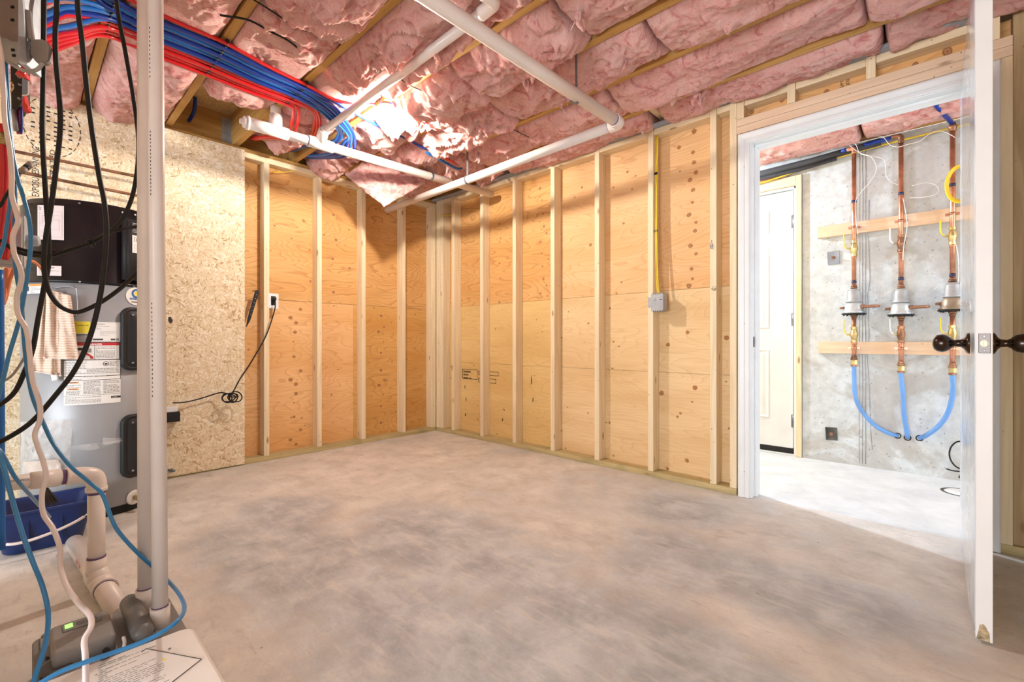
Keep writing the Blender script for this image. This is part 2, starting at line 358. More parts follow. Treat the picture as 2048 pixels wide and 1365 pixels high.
def concwall():
    m, nt, b = newmat('concrete_wall'); tc = nd(nt, 'ShaderNodeTexCoord'); g = tc.outputs['Object']
    n1 = noi(nt, g, 2.2, 7, .6, .8); n2 = noi(nt, g, 16, 8, .7)
    col = ramp(nt, n2, [(.3, (.46,.50,.53)), (.7, (.68,.72,.75))])
    sx = nd(nt, 'ShaderNodeSeparateXYZ'); lk(nt, g, sx.inputs[0])
    # damp stain that spreads to the right of the riser pipes
    st = mth(nt, 'ADD', mth(nt, 'MULTIPLY', mth(nt, 'SUBTRACT', sx.outputs[0], 3.55), .35), mth(nt, 'MULTIPLY', mth(nt, 'SUBTRACT', n1, .46), 2.6))
    col = mix(nt, ramp(nt, st, [(.0, 0.0), (.16, .55)]), col, (.38,.345,.31))
    vo = nd(nt, 'ShaderNodeTexVoronoi'); vo.inputs['Scale'].default_value = 26; va = nd(nt, 'ShaderNodeVectorMath', operation='ADD')
    lk(nt, g, va.inputs[0]); lk(nt, mth(nt, 'MULTIPLY', n2, .05), va.inputs[1]); lk(nt, va.outputs[0], vo.inputs['Vector'])
    pores = ramp(nt, vo.outputs['Distance'], [(.09, 1.0), (.15, 0.0)])
    col = mix(nt, mth(nt, 'MULTIPLY', pores, .6), col, (.16,.17,.18))
    lk(nt, col, b.inputs['Base Color']); b.inputs['Roughness'].default_value = .75; bump(nt, mth(nt, 'SUBTRACT', n2, pores), .3, .006, b); return m
CONC = concwall()
PVC = plain('pvc_white', (.80,.72,.68), .35, var=.03, coat=.2)
PRIMER = plain('purple_primer', (.16,.09,.22), .5, var=.2)
INKR = plain('red_print', (.55,.10,.10), .6); INK = plain('black_ink', (.045,.035,.03), .7, var=.2)
WHITE = plain('white_paint', (.80,.82,.83), .4, var=.02); WHITEW = plain('door_paint', (.76,.755,.75), .42, var=.015, bmp=.03, bs_=160)
FILM = plain('masking_film', (.66,.76,.86), .18, var=.08, vs=7, coat=.5, bmp=.5, bs_=9)
BLACK = plain('black_cable', (.012,.011,.011), .5, var=.1, spec=.3); BLACKG = plain('black_gloss', (.008,.007,.009), .30, var=.15, spec=.35)
BLACKP = plain('black_plastic', (.018,.017,.018), .55, var=.1, spec=.3); BRONZE = plain('oil_rubbed_bronze', (.035,.020,.014), .22, .8, coat=.5)
GREY = plain('grey_plastic', (.20,.19,.185), .5, var=.1, bmp=.08, bs_=120); GREYT = plain('tank_grey', (.33,.34,.36), .42, .25, var=.02)
GALV = plain('galvanised_steel', (.42,.43,.45), .5, .3, var=.10, vs=18); BOXG = plain('grey_pvc_box', (.42,.43,.44), .5)
STEEL = plain('bare_steel', (.30,.32,.36), .4, .9, var=.2); DSTEEL = plain('rusty_plate', (.13,.12,.11), .6, .5, var=.4)
FOAM = plain('sill_foam', (.34,.35,.38), .8, var=.12, bmp=.3)
BLUEA = plain('blue_pex', (.01,.13,.45), .35, var=.06, spec=.4); BLUEB = plain('deep_blue_pex', (.006,.035,.28), .35, var=.06, spec=.4)
REDA = plain('red_pex', (.62,.008,.012), .3, var=.06, coat=.3); REDO = plain('orange_red_pex', (.75,.07,.02), .3, var=.06, coat=.3)
BLUET = plain('blue_hose', (.02,.20,.46), .32, var=.05, coat=.3); BLUEL = plain('light_blue_pex', (.14,.33,.72), .4, var=.04)
HOSEW = plain('cloudy_vinyl_hose', (.74,.64,.62), .3, var=.05, coat=.4)
ORANGE = plain('orange_cable_jacket', (.80,.24,.10), .45); YELLOW = plain('yellow_cable_jacket', (.85,.62,.03), .45); WIREW = plain('white_wire', (.8,.8,.8), .4)
COPPER = plain('copper', (.70,.32,.20), .32, .85, var=.18, vs=14); COPPERD = plain('brown_copper', (.34,.17,.10), .45, .6, var=.3, vs=14)
BRASS = plain('brass', (.62,.48,.22), .38, .8, var=.2, vs=20); CASTG = plain('cast_aluminium', (.55,.60,.63), .42, .5, var=.2, vs=14, bmp=.2)
BLUEBIN = plain('navy_plastic', (.004,.022,.12), .38, var=.12); TOWEL = None
PAPER = plain('paper_label', (.80,.78,.76), .6, var=.02); PAPERP = plain('pinkish_label', (.66,.54,.53), .6, var=.02)
LRED = plain('label_red', (.50,.02,.03), .5); LORG = plain('label_orange', (.80,.30,.06), .5); LYEL = plain('label_yellow', (.85,.72,.05), .5)
LBLU = plain('logo_blue', (.02,.12,.40), .5); TAPE = plain('blue_tape', (.02,.03,.09), .4); GREENL = plain('green_led', (.25,.95,.12), .4, emit=2.0)
CERAM = plain('white_porcelain', (.85,.82,.78), .3)
LINE = plain('fine_print', (.30,.29,.28), .7)
def bagm():
    m, nt, b = newmat('clear_plastic_film'); b.inputs['Base Color'].default_value = (.95,.93,.90,1); b.inputs['Roughness'].default_value = .12
    b.inputs['Alpha'].default_value = .30; c = coords(nt); n = noi(nt, c, 14, 5, .6, 1.5)
    lk(nt, ramp(nt, n, [(.35, .08), (.7, .34)]), b.inputs['Alpha']); bump(nt, n, .7, .02, b); return m
BAG = bagm()
def towelm():
    m, nt, b = newmat('waffle_towel'); tc = nd(nt, 'ShaderNodeTexCoord'); w_ = nd(nt, 'ShaderNodeTexWave', wave_type='BANDS', bands_direction='Z')
    w_.inputs['Scale'].default_value = 26; w_.inputs['Distortion'].default_value = 1.4; w_.inputs['Detail'].default_value = 2; lk(nt, tc.outputs['Object'], w_.inputs[0])
    n = noi(nt, tc.outputs['Object'], 130, 3); h = mth(nt, 'ADD', w_.outputs[1], mth(nt, 'MULTIPLY', n, .7))
    lk(nt, ramp(nt, h, [(.25, (.60,.43,.33)), (.9, (.80,.64,.53))]), b.inputs['Base Color']); b.inputs['Roughness'].default_value = .9
    bump(nt, h, .45, .006, b); return m
TOWEL = towelm()
def bulbm(name, col, st):
    m, nt, b = newmat(name); b.inputs['Base Color'].default_value = (1,1,1,1)
    b.inputs['Emission Color'].default_value = (*col, 1); b.inputs['Emission Strength'].default_value = st; return m
BULBM = bulbm('lit_bulb', (1.0, .93, .83), BULB_STRENGTH); HALLM = bulbm('lit_hall_bulb', (.70,.85,1.0), HALL_STRENGTH)
# ================================================================== ROOM SHELL
ZT = 2.30; ZJ = 2.312
o = struct(MB().box((-.3, -4.4, -.12), (5.4, 1.42, 0)).build('floor', FLOOR, loc=(0, 0, 0)))
o = struct(MB().box((-.2, -4.4, 2.547), (5.0, 1.42, 2.566)).build('ceiling', OSB_D, loc=(0, 0, 2.547)))
# concrete foundation wall beyond the door, with the door opening left out
mb = MB(); mb.box((2.925, 1.27, 0), (5.4, 1.42, 2.33)); mb.box((-.3, 1.27, 0), (1.912, 1.42, 2.33)); mb.box((1.912, 1.27, 2.19), (2.925, 1.42, 2.33))
wb = struct(mb.build('wall_back', CONC, loc=(0, 0, 0)))
# form-tie ridges and cracks on the concrete
mb = MB()
for px, r in ((1725, .0020), (1731, .0022), (1719, .0015)):
    p = ony(px, 700, 1.27); mb.tube([(p.x+random.uniform(-.002,.002), 1.2695, .02+k*.15) for k in range(16)], r, 5)
cr = [ony(1738,400,1.2695), ony(1736,470,1.2695), ony(1740,560,1.2695), ony(1735,590,1.2695), ony(1738,672,1.2695), ony(1734,700,1.2695), ony(1739,790,1.2695), ony(1741,860,1.2695), ony(1745,900,1.2695)]
mb.tube(cr, .002, 4); o = mb.build('form_seam', plain('concrete_seam', (.33,.33,.33), .8, var=.2), wb); o['label'] = 'dark vertical form seam with fine cracks'
# backing walls that close the room
struct(MB().box((-.12, -4.4, 0), (-.103, .1, 2.30)).build('wall_left', OSB_D))
struct(MB().box((-.2, .104, 0), (2.86, .112, 2.31)).build('wall_right', PLY_LOW))
struct(MB().box((3.92, .104, 0), (5.0, .112, 2.31)).build('wall_right', OSB_D))
struct(MB().box((4.10, -2.4, 0), (4.12, .10, 2.30)).build('wall_blocker', OSB_D))  # unseen partition added to keep ambient light off the area right of the door
# rim board closing the joist bays over the left wall
struct(MB().box((-.14, -4.4, 2.31), (-.10, .10, 2.547)).build('trim_1', JOISTY))
# ------------------------------------------------------------------ stud framing
def board(name, a, b, m, label, cat='stud', group=None, bevel=.0025):
    return tag(MB().box(a, b).build(name, m, bevel=bevel), label, cat, group)
ys = [(-1.602, 'first stud from the OSB sheet, beside the white outlet'), (-1.201, 'second stud from the OSB sheet'),
      (-.809, 'third stud from the OSB sheet, under the drooping insulation'), (-.395, 'fourth stud from the OSB sheet, last before the corner')]
for y, t in ys:
    board('wall_stud', (-.089, y, .038), (0, y+.038, 2.238), STUDZ, 'pale stud, left wall, '+t, group='studs of the left wall')
board('wall_stud', (-.089, -2.002, .038), (0, -1.964, 2.238), STUDZ, 'left wall stud hidden behind the OSB sheet edge', group='studs of the left wall')
board('wall_stud', (-.089, -.056, .038), (0, -.002, 2.238), STUDZ, 'left wall stud closing the far corner of the room', group='studs of the left wall')
board('bottom_plate', (-.089, -4.3, 0), (0, 0, .038), PLATEY, 'greenish treated bottom plate along the left wall', 'plate')
board('top_plate', (-.089, -4.3, 2.238), (0, 0, 2.276), STUDY, 'pale top plate above the left wall studs', 'plate')
board('top_plate', (-.100, -4.3, 2.277), (-.012, 0, 2.309), JOISTY, 'darker upper plate lying on the left wall top plate', 'plate')
xs = [(.242, 'first slim stud right of the corner'), (.645, 'second stud right of the corner, under the open pipe end'), (1.048, 'third stud right of the corner'),
      (1.456, 'fourth stud right of the corner'), (1.861, 'fifth stud right of the corner'), (2.275, 'stud carrying the grey electrical box'), (2.677, 'stud nearest the door frame, with a wire twist on it')]
for x, t in xs:
    board('wall_stud', (x, 0, .038), (x+.038, .089, 2.299), STUDZ, 'pale stud, right wall, '+t, group='studs of the right wall')
board('wall_stud', (.002, 0, .038), (.056, .089, 2.299), STUDZ, 'corner stud of the right wall, narrow half next to the left wall')
board('wall_stud', (.057, 0, .038), (.112, .089, 2.299), STUDZ, 'corner stud of the right wall with a dark knot near the top')
board('king_stud', (2.790, 0, .038), (2.828, .089, 2.299), STUDZ, 'pale king stud hard against the white door casing')
board('bottom_plate', (.002, 0, 0), (2.828, .089, .038), PLATEX, 'greenish treated bottom plate along the right wall', 'plate')
gx = [.112]+[x for p in xs for x in (p[0], p[0]+.038)]+[2.790]
for i in range(0, len(gx), 2):
    a, b = gx[i]+.0005, gx[i+1]-.0005
    nm = ['between the corner stud and the first stud', 'between the first and second studs', 'between the second and third studs', 'between the third and fourth studs', 'between the fourth and fifth studs', 'left of the stud with the grey box', 'right of the stud with the grey box', 'beside the king stud'][i//2]
    board('top_block', (a, .004, 2.261), (b, .089, 2.299), STUDX, 'top plate piece of the right wall, '+nm, 'blocking', 'top plate pieces of the right wall')
# framing over and beside the door
board('header_board', (2.8285, 0, 2.104), (3.915, .089, 2.146), BOARDX, 'lower flat header board directly over the white door casing', 'header')
board('header_board', (2.8285, 0, 2.147), (3.915, .089, 2.189), BOARDX, 'upper flat header board under the short cripple studs', 'header')
cr = [onx_ for onx_ in ((2.829, 2.867, 'beside the king stud'), (3.085, 3.123, 'left one between two knots'), (3.425, 3.463, 'right one beyond the black stamp'), (3.84, 3.878, 'last one hidden by the open door'))]
for a, b, t in cr:
    board('cripple_stud', (a, 0, 2.190), (b, .089, 2.299), STUDZ, 'short cripple stud over the door header, '+t, 'stud', 'cripple studs over the door')
ca = [(2.8675, 3.0845), (3.1235, 3.4245), (3.4635, 3.8395)]
for (a, b), t in zip(ca, ('left of the first cripple', 'between the two middle cripples', 'right of the last visible cripple')):
    board('top_block', (a, .010, 2.261), (b, .089, 2.299), STUDX, 'top plate piece over the door, '+t, 'blocking')
mb = MB().box((2.86, .0895, 2.189), (3.915, .103, 2.299))
for px, py, r in ((1503,223,.021),(1564,198,.022),(1653,184,.02),(1830,131,.02),(1895,103,.028)):
    p = ony(px, py, .0893)
    if 2.2 < p.z < 2.29: mb.disc((p.x, .0892, p.z-.0), (1,0,0), (0,0,1), r*.8, r, 1, 14, .1)
f = lambda x, y: V((3.335, .0890, 2.285))+V((0,0,-1))*x+V((1,0,0))*y
put_text(mb, 'SPRUCE', f, 0, 0, .022, 2, width=.07, bold=.02); put_text(mb, 'KD-HT', f, 0, -.026, .022, 2, width=.06, bold=.02)
tag(mb.build('plywood_strip', [PLY_A, KNOT, INK]), 'knotty panel board with black stamp behind the cripples over the door', 'panel')
board('king_stud', (3.877, 0, .038), (3.915, .089, 2.103), STUDZ, 'stud right of the open door, touching the white casing')
board('king_stud', (3.9165, .020, .038), (3.9545, .103, 2.299), SHADEZ, 'stud darkened with painted door shadow at the right edge, behind the pale one')
board('wall_stud', (3.977, 0, .038), (4.015, .089, 2.299), SHADEZ, 'outermost dim stud at the right edge of the view')
board('wall_stud', (4.05, 0, .038), (4.088, .089, 2.299), SHADEZ, 'stud of the right wall beyond the view')
board('bottom_plate', (3.878, 0, 0), (4.9, .089, .038), PLATEX, 'treated bottom plate right of the open door', 'plate')
mb = MB(); n = 90                       # sill foam strip with a ragged lower lip
fn = lambda s, t: V((-.02+4.1*s, -.052-.010*noise.noise(V((s*9, 1, 2)))+.148*t-.006*noise.noise(V((s*40, 0, 3)))*(1-t), 2.3002))
mb.slab(fn, n, 2, (0, 0, .011))
tag(mb.build('sill_foam', FOAM), 'grey foam sill strip lying on top of the right wall framing', 'foam strip')
# ------------------------------------------------------------------ plywood sheets and OSB
def knots_on(mb, pts, plane, c, flip=1):
    for (px, py, r) in pts:
        p = (onx if plane == 'x' else ony)(px, py, c)
        if plane == 'x': mb.disc((c+.0004, p.y, p.z), (0,1,0), (0,0,1), r*1.35, r*1.2, 1, 14, .12)
        else: mb.disc((p.x, c-.0004, p.z), (1,0,0), (0,0,1), r, r*.95, 1, 14, .12)
SX = -.0900
def col_knots(base, dz, offs, r):
    return [(base[0]+dx, base[1]+dy+k*dz, r*s) for k in range(3) for dx, dy, s in offs]
# left wall: two panels below, one above
mb = MB().box((-.102, -2.40, 1.222), (SX, .0, 2.24))
knots_on(mb, [(597,344,.012),(607,442,.012),(549,452,.008),(583,477,.007),(697,385,.010),(667,430,.012),(672,480,.012),(648,470,.008),(698,460,.008),(665,518,.012),(699,537,.012),(667,585,.012),(619,500,.009),(621,563,.010),(822,483,.009),(819,515,.007)], 'x', SX)
tag(mb.build('plywood_sheet', [PLY_UP, KNOT]), 'orange upper plywood sheet behind the left wall studs', 'plywood')
mb = MB().box((-.102, -2.40, .006), (SX, -.840, 1.219))
A1 = [(601,619,.012),(581,636,.015),(592,646,.014),(590,665,.013),(587,684,.006),(588,714,.012),(601,742,.013),(581,760,.015),(592,769,.014),(592,788,.013),(588,806,.006),(588,834,.011),(601,860,.012),(581,880,.014),(592,889,.012)]
knots_on(mb, A1+[(499,620,.006),(497,700,.006),(533,712,.005)], 'x', SX)
tag(mb.build('plywood_sheet', [PLY_A, KNOT]), 'reddish lower plywood sheet with a column of knots, nearest the OSB', 'plywood')
mb = MB().box((-.102, -.838, .006), (SX, .0, 1.219))
knots_on(mb, [(762,632,.014),(768,654,.013),(757,664,.015),(767,684,.007),(762,706,.011),(762,741,.014),(769,761,.013),(758,771,.016),(766,790,.007),(762,813,.011),(762,846,.014),(783,645,.008),(784,724,.008),(784,826,.008)], 'x', SX)
tag(mb.build('plywood_sheet', [PLY_A2, KNOT]), 'amber lower plywood sheet beside the far corner', 'plywood')
SY = .0900
mb = MB().box((-.08, SY, 1.237), (1.452, .102, 2.30))
B1 = [(1080,377,.016),(1084,401,.011),(1099,411,.010),(1086,428,.011),(1088,453,.015),(1093,467,.013),(1081,484,.014),(1095,488,.008),(1084,507,.012),(1097,518,.011),(1085,533,.012),(1087,558,.015),(1093,572,.011),(1081,587,.013),(1095,592,.008),
      (1002,395,.011),(999,448,.014),(1001,477,.010),(985,415,.009),(984,497,.009),(980,515,.009),(999,527,.014),(1001,557,.010),(984,575,.008),(999,605,.014),(944,415,.006),(931,475,.006),(933,502,.006),(944,568,.006)]
knots_on(mb, B1, 'y', SY)
tag(mb.build('plywood_sheet', [PLY_UP, KNOT]), 'orange upper plywood sheet of the right wall, on the corner side', 'plywood')
mb = MB().box((1.454, SY, 1.237), (2.86, .102, 2.30))
B2 = [(1388,263,.019),(1358,295,.016),(1386,305,.015),(1388,325,.016),(1392,345,.017),(1380,360,.018),(1386,380,.016),(1385,405,.013),(1378,430,.018),(1392,445,.012),(1390,462,.015),(1381,492,.018),(1392,508,.013),(1383,538,.015),(1385,558,.012),(1378,572,.02),
      (1255,344,.012),(1227,375,.008),(1247,447,.011),(1243,565,.009),(1233,587,.009),(1437,350,.012),(1437,470,.012),(1164,375,.012),(1181,490,.016)]
knots_on(mb, B2, 'y', SY)
tag(mb.build('plywood_sheet', [PLY_UPR, KNOT]), 'pinkish upper plywood sheet of the right wall with a tall column of knots', 'plywood')
mb = MB().box((-.08, SY, .692), (1.452, .102, 1.235)).box((-.08, SY, .006), (1.452, .102, .690))
knots_on(mb, [(1073,640,.006),(1075,675,.006),(1069,752,.006),(1072,803,.006),(1075,838,.006),(944,727,.008),(986,703,.005),(988,851,.006)], 'y', SY)
def ybox(mb, px0, py0, px1, py1, m):
    a = ony(px0, py0, SY-.0005); b = ony(px1, py1, SY-.0005); mb.box((a.x, SY-.0008, b.z), (b.x, SY-.0002, a.z), m)
for (x0, y0, x1, y1) in ((892,733,904,757),(925,738,955,760),(957,742,997,753),(957,756,992,768)):
    a = ony(x0, y0, SY); b = ony(x1, y1, SY); t = .0042
    for q in (((a.x, a.z), (b.x, a.z-t)), ((a.x, b.z+t), (b.x, b.z)), ((a.x, a.z), (a.x+t*1.6, b.z)), ((b.x-t, a.z), (b.x, b.z))):
        mb.box((q[0][0], SY-.0010, q[1][1]), (q[1][0], SY-.0002, q[0][1]), 2)
fs = lambda px, py: (lambda p: (lambda x, y: V((p.x+x, SY-.0012, p.z+y))))(ony(px, py, SY))
for px, py, tx, s, wd in ((927,745,'RATED SHEATHING',.020,.105),(927,751,'SPAN 32/16 CAT.',.020,.075),(927,758,'EXPOSURE 1 15/32',.020,.115),(893,741,'APA',.022,.04),(893,748,'PRG',.022,.04),(893,755,'THE',.018,.04),(960,751,'SIZED FOR',.024,.14),(972,767,'32',.034,.05)):
    put_text(mb, tx, fs(px, py), 0, 0, s*1.15, 2, width=wd, bold=.06)
for px, py, h in ((930,775,.03),(932,800,.04),(931,830,.03),(1005,840,.03),(1008,820,.02),(1063,760,.06),(1066,800,.05)):   # dirty scuffs
    p = ony(px, py, SY); mb.disc((p.x, SY-.0005, p.z), (1,0,0), (0,0,1), .006, h*.5, 2, 9, .5)
tag(mb.build('plywood_sheet', [PLY_LOW, KNOT, INK]), 'yellowish lower plywood sheet with black grade stamps near the corner', 'plywood')
mb = MB().box((1.454, SY, .692), (2.86, .102, 1.235)).box((1.454, SY, .006), (2.86, .102, .690))
knots_on(mb, [(1220,617,.010),(1227,684,.009),(1177,647,.009),(1336,690,.015),(1375,665,.014),(1390,776,.019),(1323,787,.019),(1361,827,.010),(1355,834,.010),(1374,922,.015),(1219,846,.010),(1227,912,.009),(1176,827,.007),(1137,624,.006),(1135,815,.006),(1453,676,.018),(1335,938,.012)], 'y', SY)
tag(mb.build('plywood_sheet', [PLY_LOWR, KNOT]), 'pale lower plywood sheet with dark scattered knots near the door', 'plywood')
# OSB sheet nailed over the left part of the left wall
mb = MB().box((.001, -4.3, .012), (.012, -1.735, 2.285))
fo = lambda px, py: (lambda p: (lambda x, y: V((.0126, p.y+x, p.z+y))))(onx(px, py, .0125))
c = onx(105, 255, .0125)                       # round dashed stamp
for k in range(26):
    a = 2*math.pi*k/26; a2 = a+.15
    p = [V((.0128, c.y+.115*math.cos(q), c.z+.165*math.sin(q))) for q in (a, (a+a2)/2, a2)]; mb.tube(p, .0022, 4, 1)
for r in range(6):
    for k in range(9):
        yy = c.y-.075+r*.03; zz = c.z-.10+k*.026
        mb.box((.0126, yy-.009, zz-.004), (.0132, yy+.006, zz+.004), 1) if random.random() < .8 else None
for px, py, tx, s in ((78,345,'SPANNING',.04),(78,395,'EXPOSURE',.04),(110,350,'RATED',.03),(110,390,'STRUCT',.03)):
    p = onx(px, py, .0125); g = (lambda q: (lambda x, y: V((.0130, q.y-y, q.z+x))))(p)
    put_text(mb, tx, g, 0, 0, s, 1, width=.14)
for k in range(36):                            # nail heads along the visible edge
    pass
p = onx(341, 641, .0125); mb.disc((.0135, p.y, p.z), (0,1,0), (0,0,1), .012, .022, 1, 8, .3)
tag(mb.build('osb_sheet', [OSB, INK]), 'tall cream OSB sheet on the left wall behind the water heater', 'OSB sheet')
# ------------------------------------------------------------------ joists
JY = [.060, -.235, -.627, -.990, -1.370, -1.780, -2.180, -2.575, -2.970, -3.365, -3.76, -4.15]
for i, y in enumerate(JY):
    w2 = .019
    nm = ['over the right wall', 'nearest the right wall', 'second from the right wall', 'third from the right wall', 'crossing above the ceiling bulb', 'right side of the open bay without insulation', 'left side of the open bay under the tube bundle', 'first one left of the tall pipes', 'near the metal panel', 'outside the left edge', 'behind the camera side', 'furthest from the door wall'][i]
    board('floor_joist', (-.099, y-w2, ZJ), (4.7, y+w2, 2.546), JOISTX, 'brown floor joist of the ceiling, '+nm, 'joist', 'floor joists', .002)
for i, y in enumerate((.45, .85, 1.25)):
    board('floor_joist', (1.2, y-.019, ZJ+.02), (5.0, y+.019, 2.546), JOISTX, 'joist above the hall, '+['nearest the door', 'over the middle of the hall', 'over the concrete wall'][i], 'joist', 'hall joists', .002)
board('blocking', (2.36, -.215, 2.345), (2.40, .040, 2.545), STUDY, 'pale blocking piece between joists above the stud with the box', 'blocking')
board('blocking', (1.02, -.607, 2.345), (1.06, -.256, 2.545), STUDY, 'pale blocking with black stamp between joists above the long pipe', 'blocking')
board('blocking', (.62, -.215, 2.345), (.66, .040, 2.545), STUDY, 'short pale blocking over the right wall near the corner', 'blocking')
board('blocking', (-.0985, -2.95, 2.345), (-.06, -2.595, 2.47), STUDY, 'pale blocking over the OSB sheet left of the hanging cables', 'blocking')
# joist hanger in the open bay
mb = MB(); mb.box((-.0985, -1.802, 2.335), (-.075, -1.800, 2.52)); mb.box((-.0985, -1.852, 2.335), (-.0965, -1.802, 2.52))
for k in range(6): mb.cyl((-.0962, -1.83, 2.36+k*.028), (-.0945, -1.83, 2.36+k*.028), .005, seg=8)
tag(mb.build('joist_hanger', GALV), 'galvanised joist hanger in the corner of the open ceiling bay', 'hanger')
# ================================================================== DOORS
def panel_face(mb, x, y0, y1, z0, z1, s, m=0, axis='x'):
    # raised moulded panel on a door face
    pr = [(0, .0005), (.010, .006), (.022, .001), (.034, .001), (.05, .005)]
    for k in range(len(pr)-1):
        a, ha = pr[k]; b, hb = pr[k+1]
        o4 = [(y0+a, z0+a, ha), (y1-a, z0+a, ha), (y1-a, z1-a, ha), (y0+a, z1-a, ha)]; i4 = [(y0+b, z0+b, hb), (y1-b, z0+b, hb), (y1-b, z1-b, hb), (y0+b, z1-b, hb)]
        vs = [(x+s*h, u, v) if axis == 'x' else (u, x+s*h, v) for u, v, h in o4+i4]
        mb.add(vs, [(q, (q+1) % 4, 4+(q+1) % 4, 4+q) for q in range(4)], m)
    a, h = pr[-1]; q = [(y0+a, z0+a), (y1-a, z0+a), (y1-a, z1-a), (y0+a, z1-a)]
    mb.add([(x+s*h, u, v) if axis == 'x' else (u, x+s*h, v) for u, v in q], [(0,1,2,3)], m)
DX0, DX1, DY0, DY1 = 3.763, 3.799, -.893, -.032
mb = MB().box((DX0, DY0, .010), (DX1, DY1, 2.018), 0)
for s, x in ((-1, DX0), (1, DX1)):
    for (a, b) in ((DY0+.11, DY0+.385), (DY0+.475, DY1-.11)):
        for z0, z1 in ((.24, .82), (1.0, 1.65), (1.76, 1.93)): panel_face(mb, x, a, b, z0, z1, s)
door = struct(mb.build('door_1', WHITEW, bevel=.0015))
mb = MB(); mb.add([(DX0+.001, DY0-.0006, .012), (DX1-.006, DY0-.0006, .010), (DX1-.007, DY0-.0006, .036), (DX1-.014, DY0-.0006, .052), (DX1-.020, DY0-.0006, .060), (DX0+.008, DY0-.0006, .055), (DX0+.006, DY0-.0006, .035)], [(0,1,2,3,4,5,6)])
o = mb.build('chipped_corner', plain('raw_door_core', (.52,.40,.24), .8, var=.35, vs=60), door); o['label'] = 'chipped bare corner at the door foot'
fn = lambda s, t: V((DX0-.0006-(.0070+.0025*noise.noise(V((s*14, t*30, 1))))*min(1, s*9), DY0+.001+s*(DY1-DY0-.002), .03+t*1.97))
o = MB().slab(fn, 60, 60, (.0005, 0, 0)).build('protective_film', FILM, door); o['label'] = 'pale bluish protective film on the door face'
yk = DY0+.066; zk = .893
prof = [(0, 0), (.033, 0), (.033, .004), (.030, .008), (.018, .014), (.012, .020), (.0105, .034), (.013, .036), (.014, .040), (.019, .043), (.026, .052), (.029, .062), (.027, .074), (.020, .082), (.008, .086), (0, .0865)]
o = MB().lathe(prof, (DX0-.0095, yk, zk), (-1, 0, 0), 36).build('door_knob', BRONZE, door); o['label'] = 'dark bronze round knob on the hall side'
o = MB().lathe(prof, (DX1+.0005, yk, zk), (1, 0, 0), 36).build('door_knob', BRONZE, door); o['label'] = 'dark bronze round knob on the right face'
mb = MB().box((DX0+.006, DY0-.0025, zk-.029), (DX1-.005, DY0-.0002, zk+.029), 0)
mb.disc(((DX0+DX1)/2, DY0-.003, zk), (1,0,0), (0,0,1), .0085, .0095, 1); mb.obox(((DX0+DX1)/2+.002, DY0-.006, zk), (1,0,0), (0,1,0), (0,0,1), .005, .005, .007, 1)
for dz in (-.021, .021): mb.cyl(((DX0+DX1)/2, DY0-.0040, zk+dz), ((DX0+DX1)/2, DY0-.002, zk+dz), .0035, seg=10, m=2)
mb.build('latch_plate', [BRONZE, BRASS, STEEL], door, bevel=.001)
for z in (.25, 1.0, 1.78):
    mb = MB().cyl((DX1+.006, -.026, z-.045), (DX1+.006, -.026, z+.045), .006, seg=12); mb.box((DX0+.01, -.0315, z-.044), (DX1, -.0300, z+.044)); mb.build('door_hinge', BRONZE, door)
# door frame (jambs, casing with stepped profile)
def casing_profile(): return [(0, 0), (0, .009), (.006, .012), (.020, .013), (.024, .010), (.028, .014), (.048, .017), (.056, .016), (.060, .012), (.060, 0)]
def vcasing(mb, xin, s, z1, y0=-.0):          # xin: inner edge, s: direction outward
    pr = casing_profile()
    lo = [(xin+s*a, y0-h, .002) for a, h in pr]; hi = [(xin+s*a, y0-h, z1+a) for a, h in pr]; n = len(pr)
    fs = [(i, i+1, n+i+1, n+i) for i in range(n-1)]+[tuple(range(n)), tuple(range(n, 2*n)), (n-1, 0, n, 2*n-1)]
    mb.add(lo+hi, fs)
J0, J1, JT = 2.893, 3.809, 2.030
mb = MB()
mb.box((J0, 0, .002), (J0+.019, .112, JT)); mb.box((J0+.019, .045, .002), (J0+.030, .112, JT-.012))
mb.box((J1, 0, .002), (J1+.019, .112, JT)); mb.box((J1-.011, .045, .002), (J1, .112, JT-.012))
mb.box((J0, 0, JT), (J1+.019, .112, JT+.019)); mb.box((J0+.02, .045, JT-.012), (J1, .112, JT))
fr = struct(mb.build('trim_2', WHITE, bevel=.001))
mb = MB(); vcasing(mb, J0+.006, -1, JT+.004); o = mb.build('side_casing', WHITE, fr); o['label'] = 'left door casing'
mb = MB(); vcasing(mb, J1+.010, 1, JT+.004); o = mb.build('side_casing', WHITE, fr); o['label'] = 'right door casing'
pr = casing_profile(); n = len(pr); L = [(J0+.006-a, -h, JT+.004+a) for a, h in pr]; R = [(J1+.010+a, -h, JT+.004+a) for a, h in pr]
MB().add(L+R, [(i, i+1, n+i+1, n+i) for i in range(n-1)]+[(n-1, 0, n, 2*n-1)]).build('head_casing', WHITE, fr)
o = MB().box((J0+.0192, .018, .865), (J0+.0210, .040, .925)).box((J0+.0212, .022, .88), (J0+.0216, .034, .91)).build('strike_plate', BRONZE, fr)
for z in (.15, 1.0, 1.9): MB().cyl((J0-.02, -.0145, z), (J0-.02, -.0125, z), .002, seg=8).build('nail_hole', INK, fr)
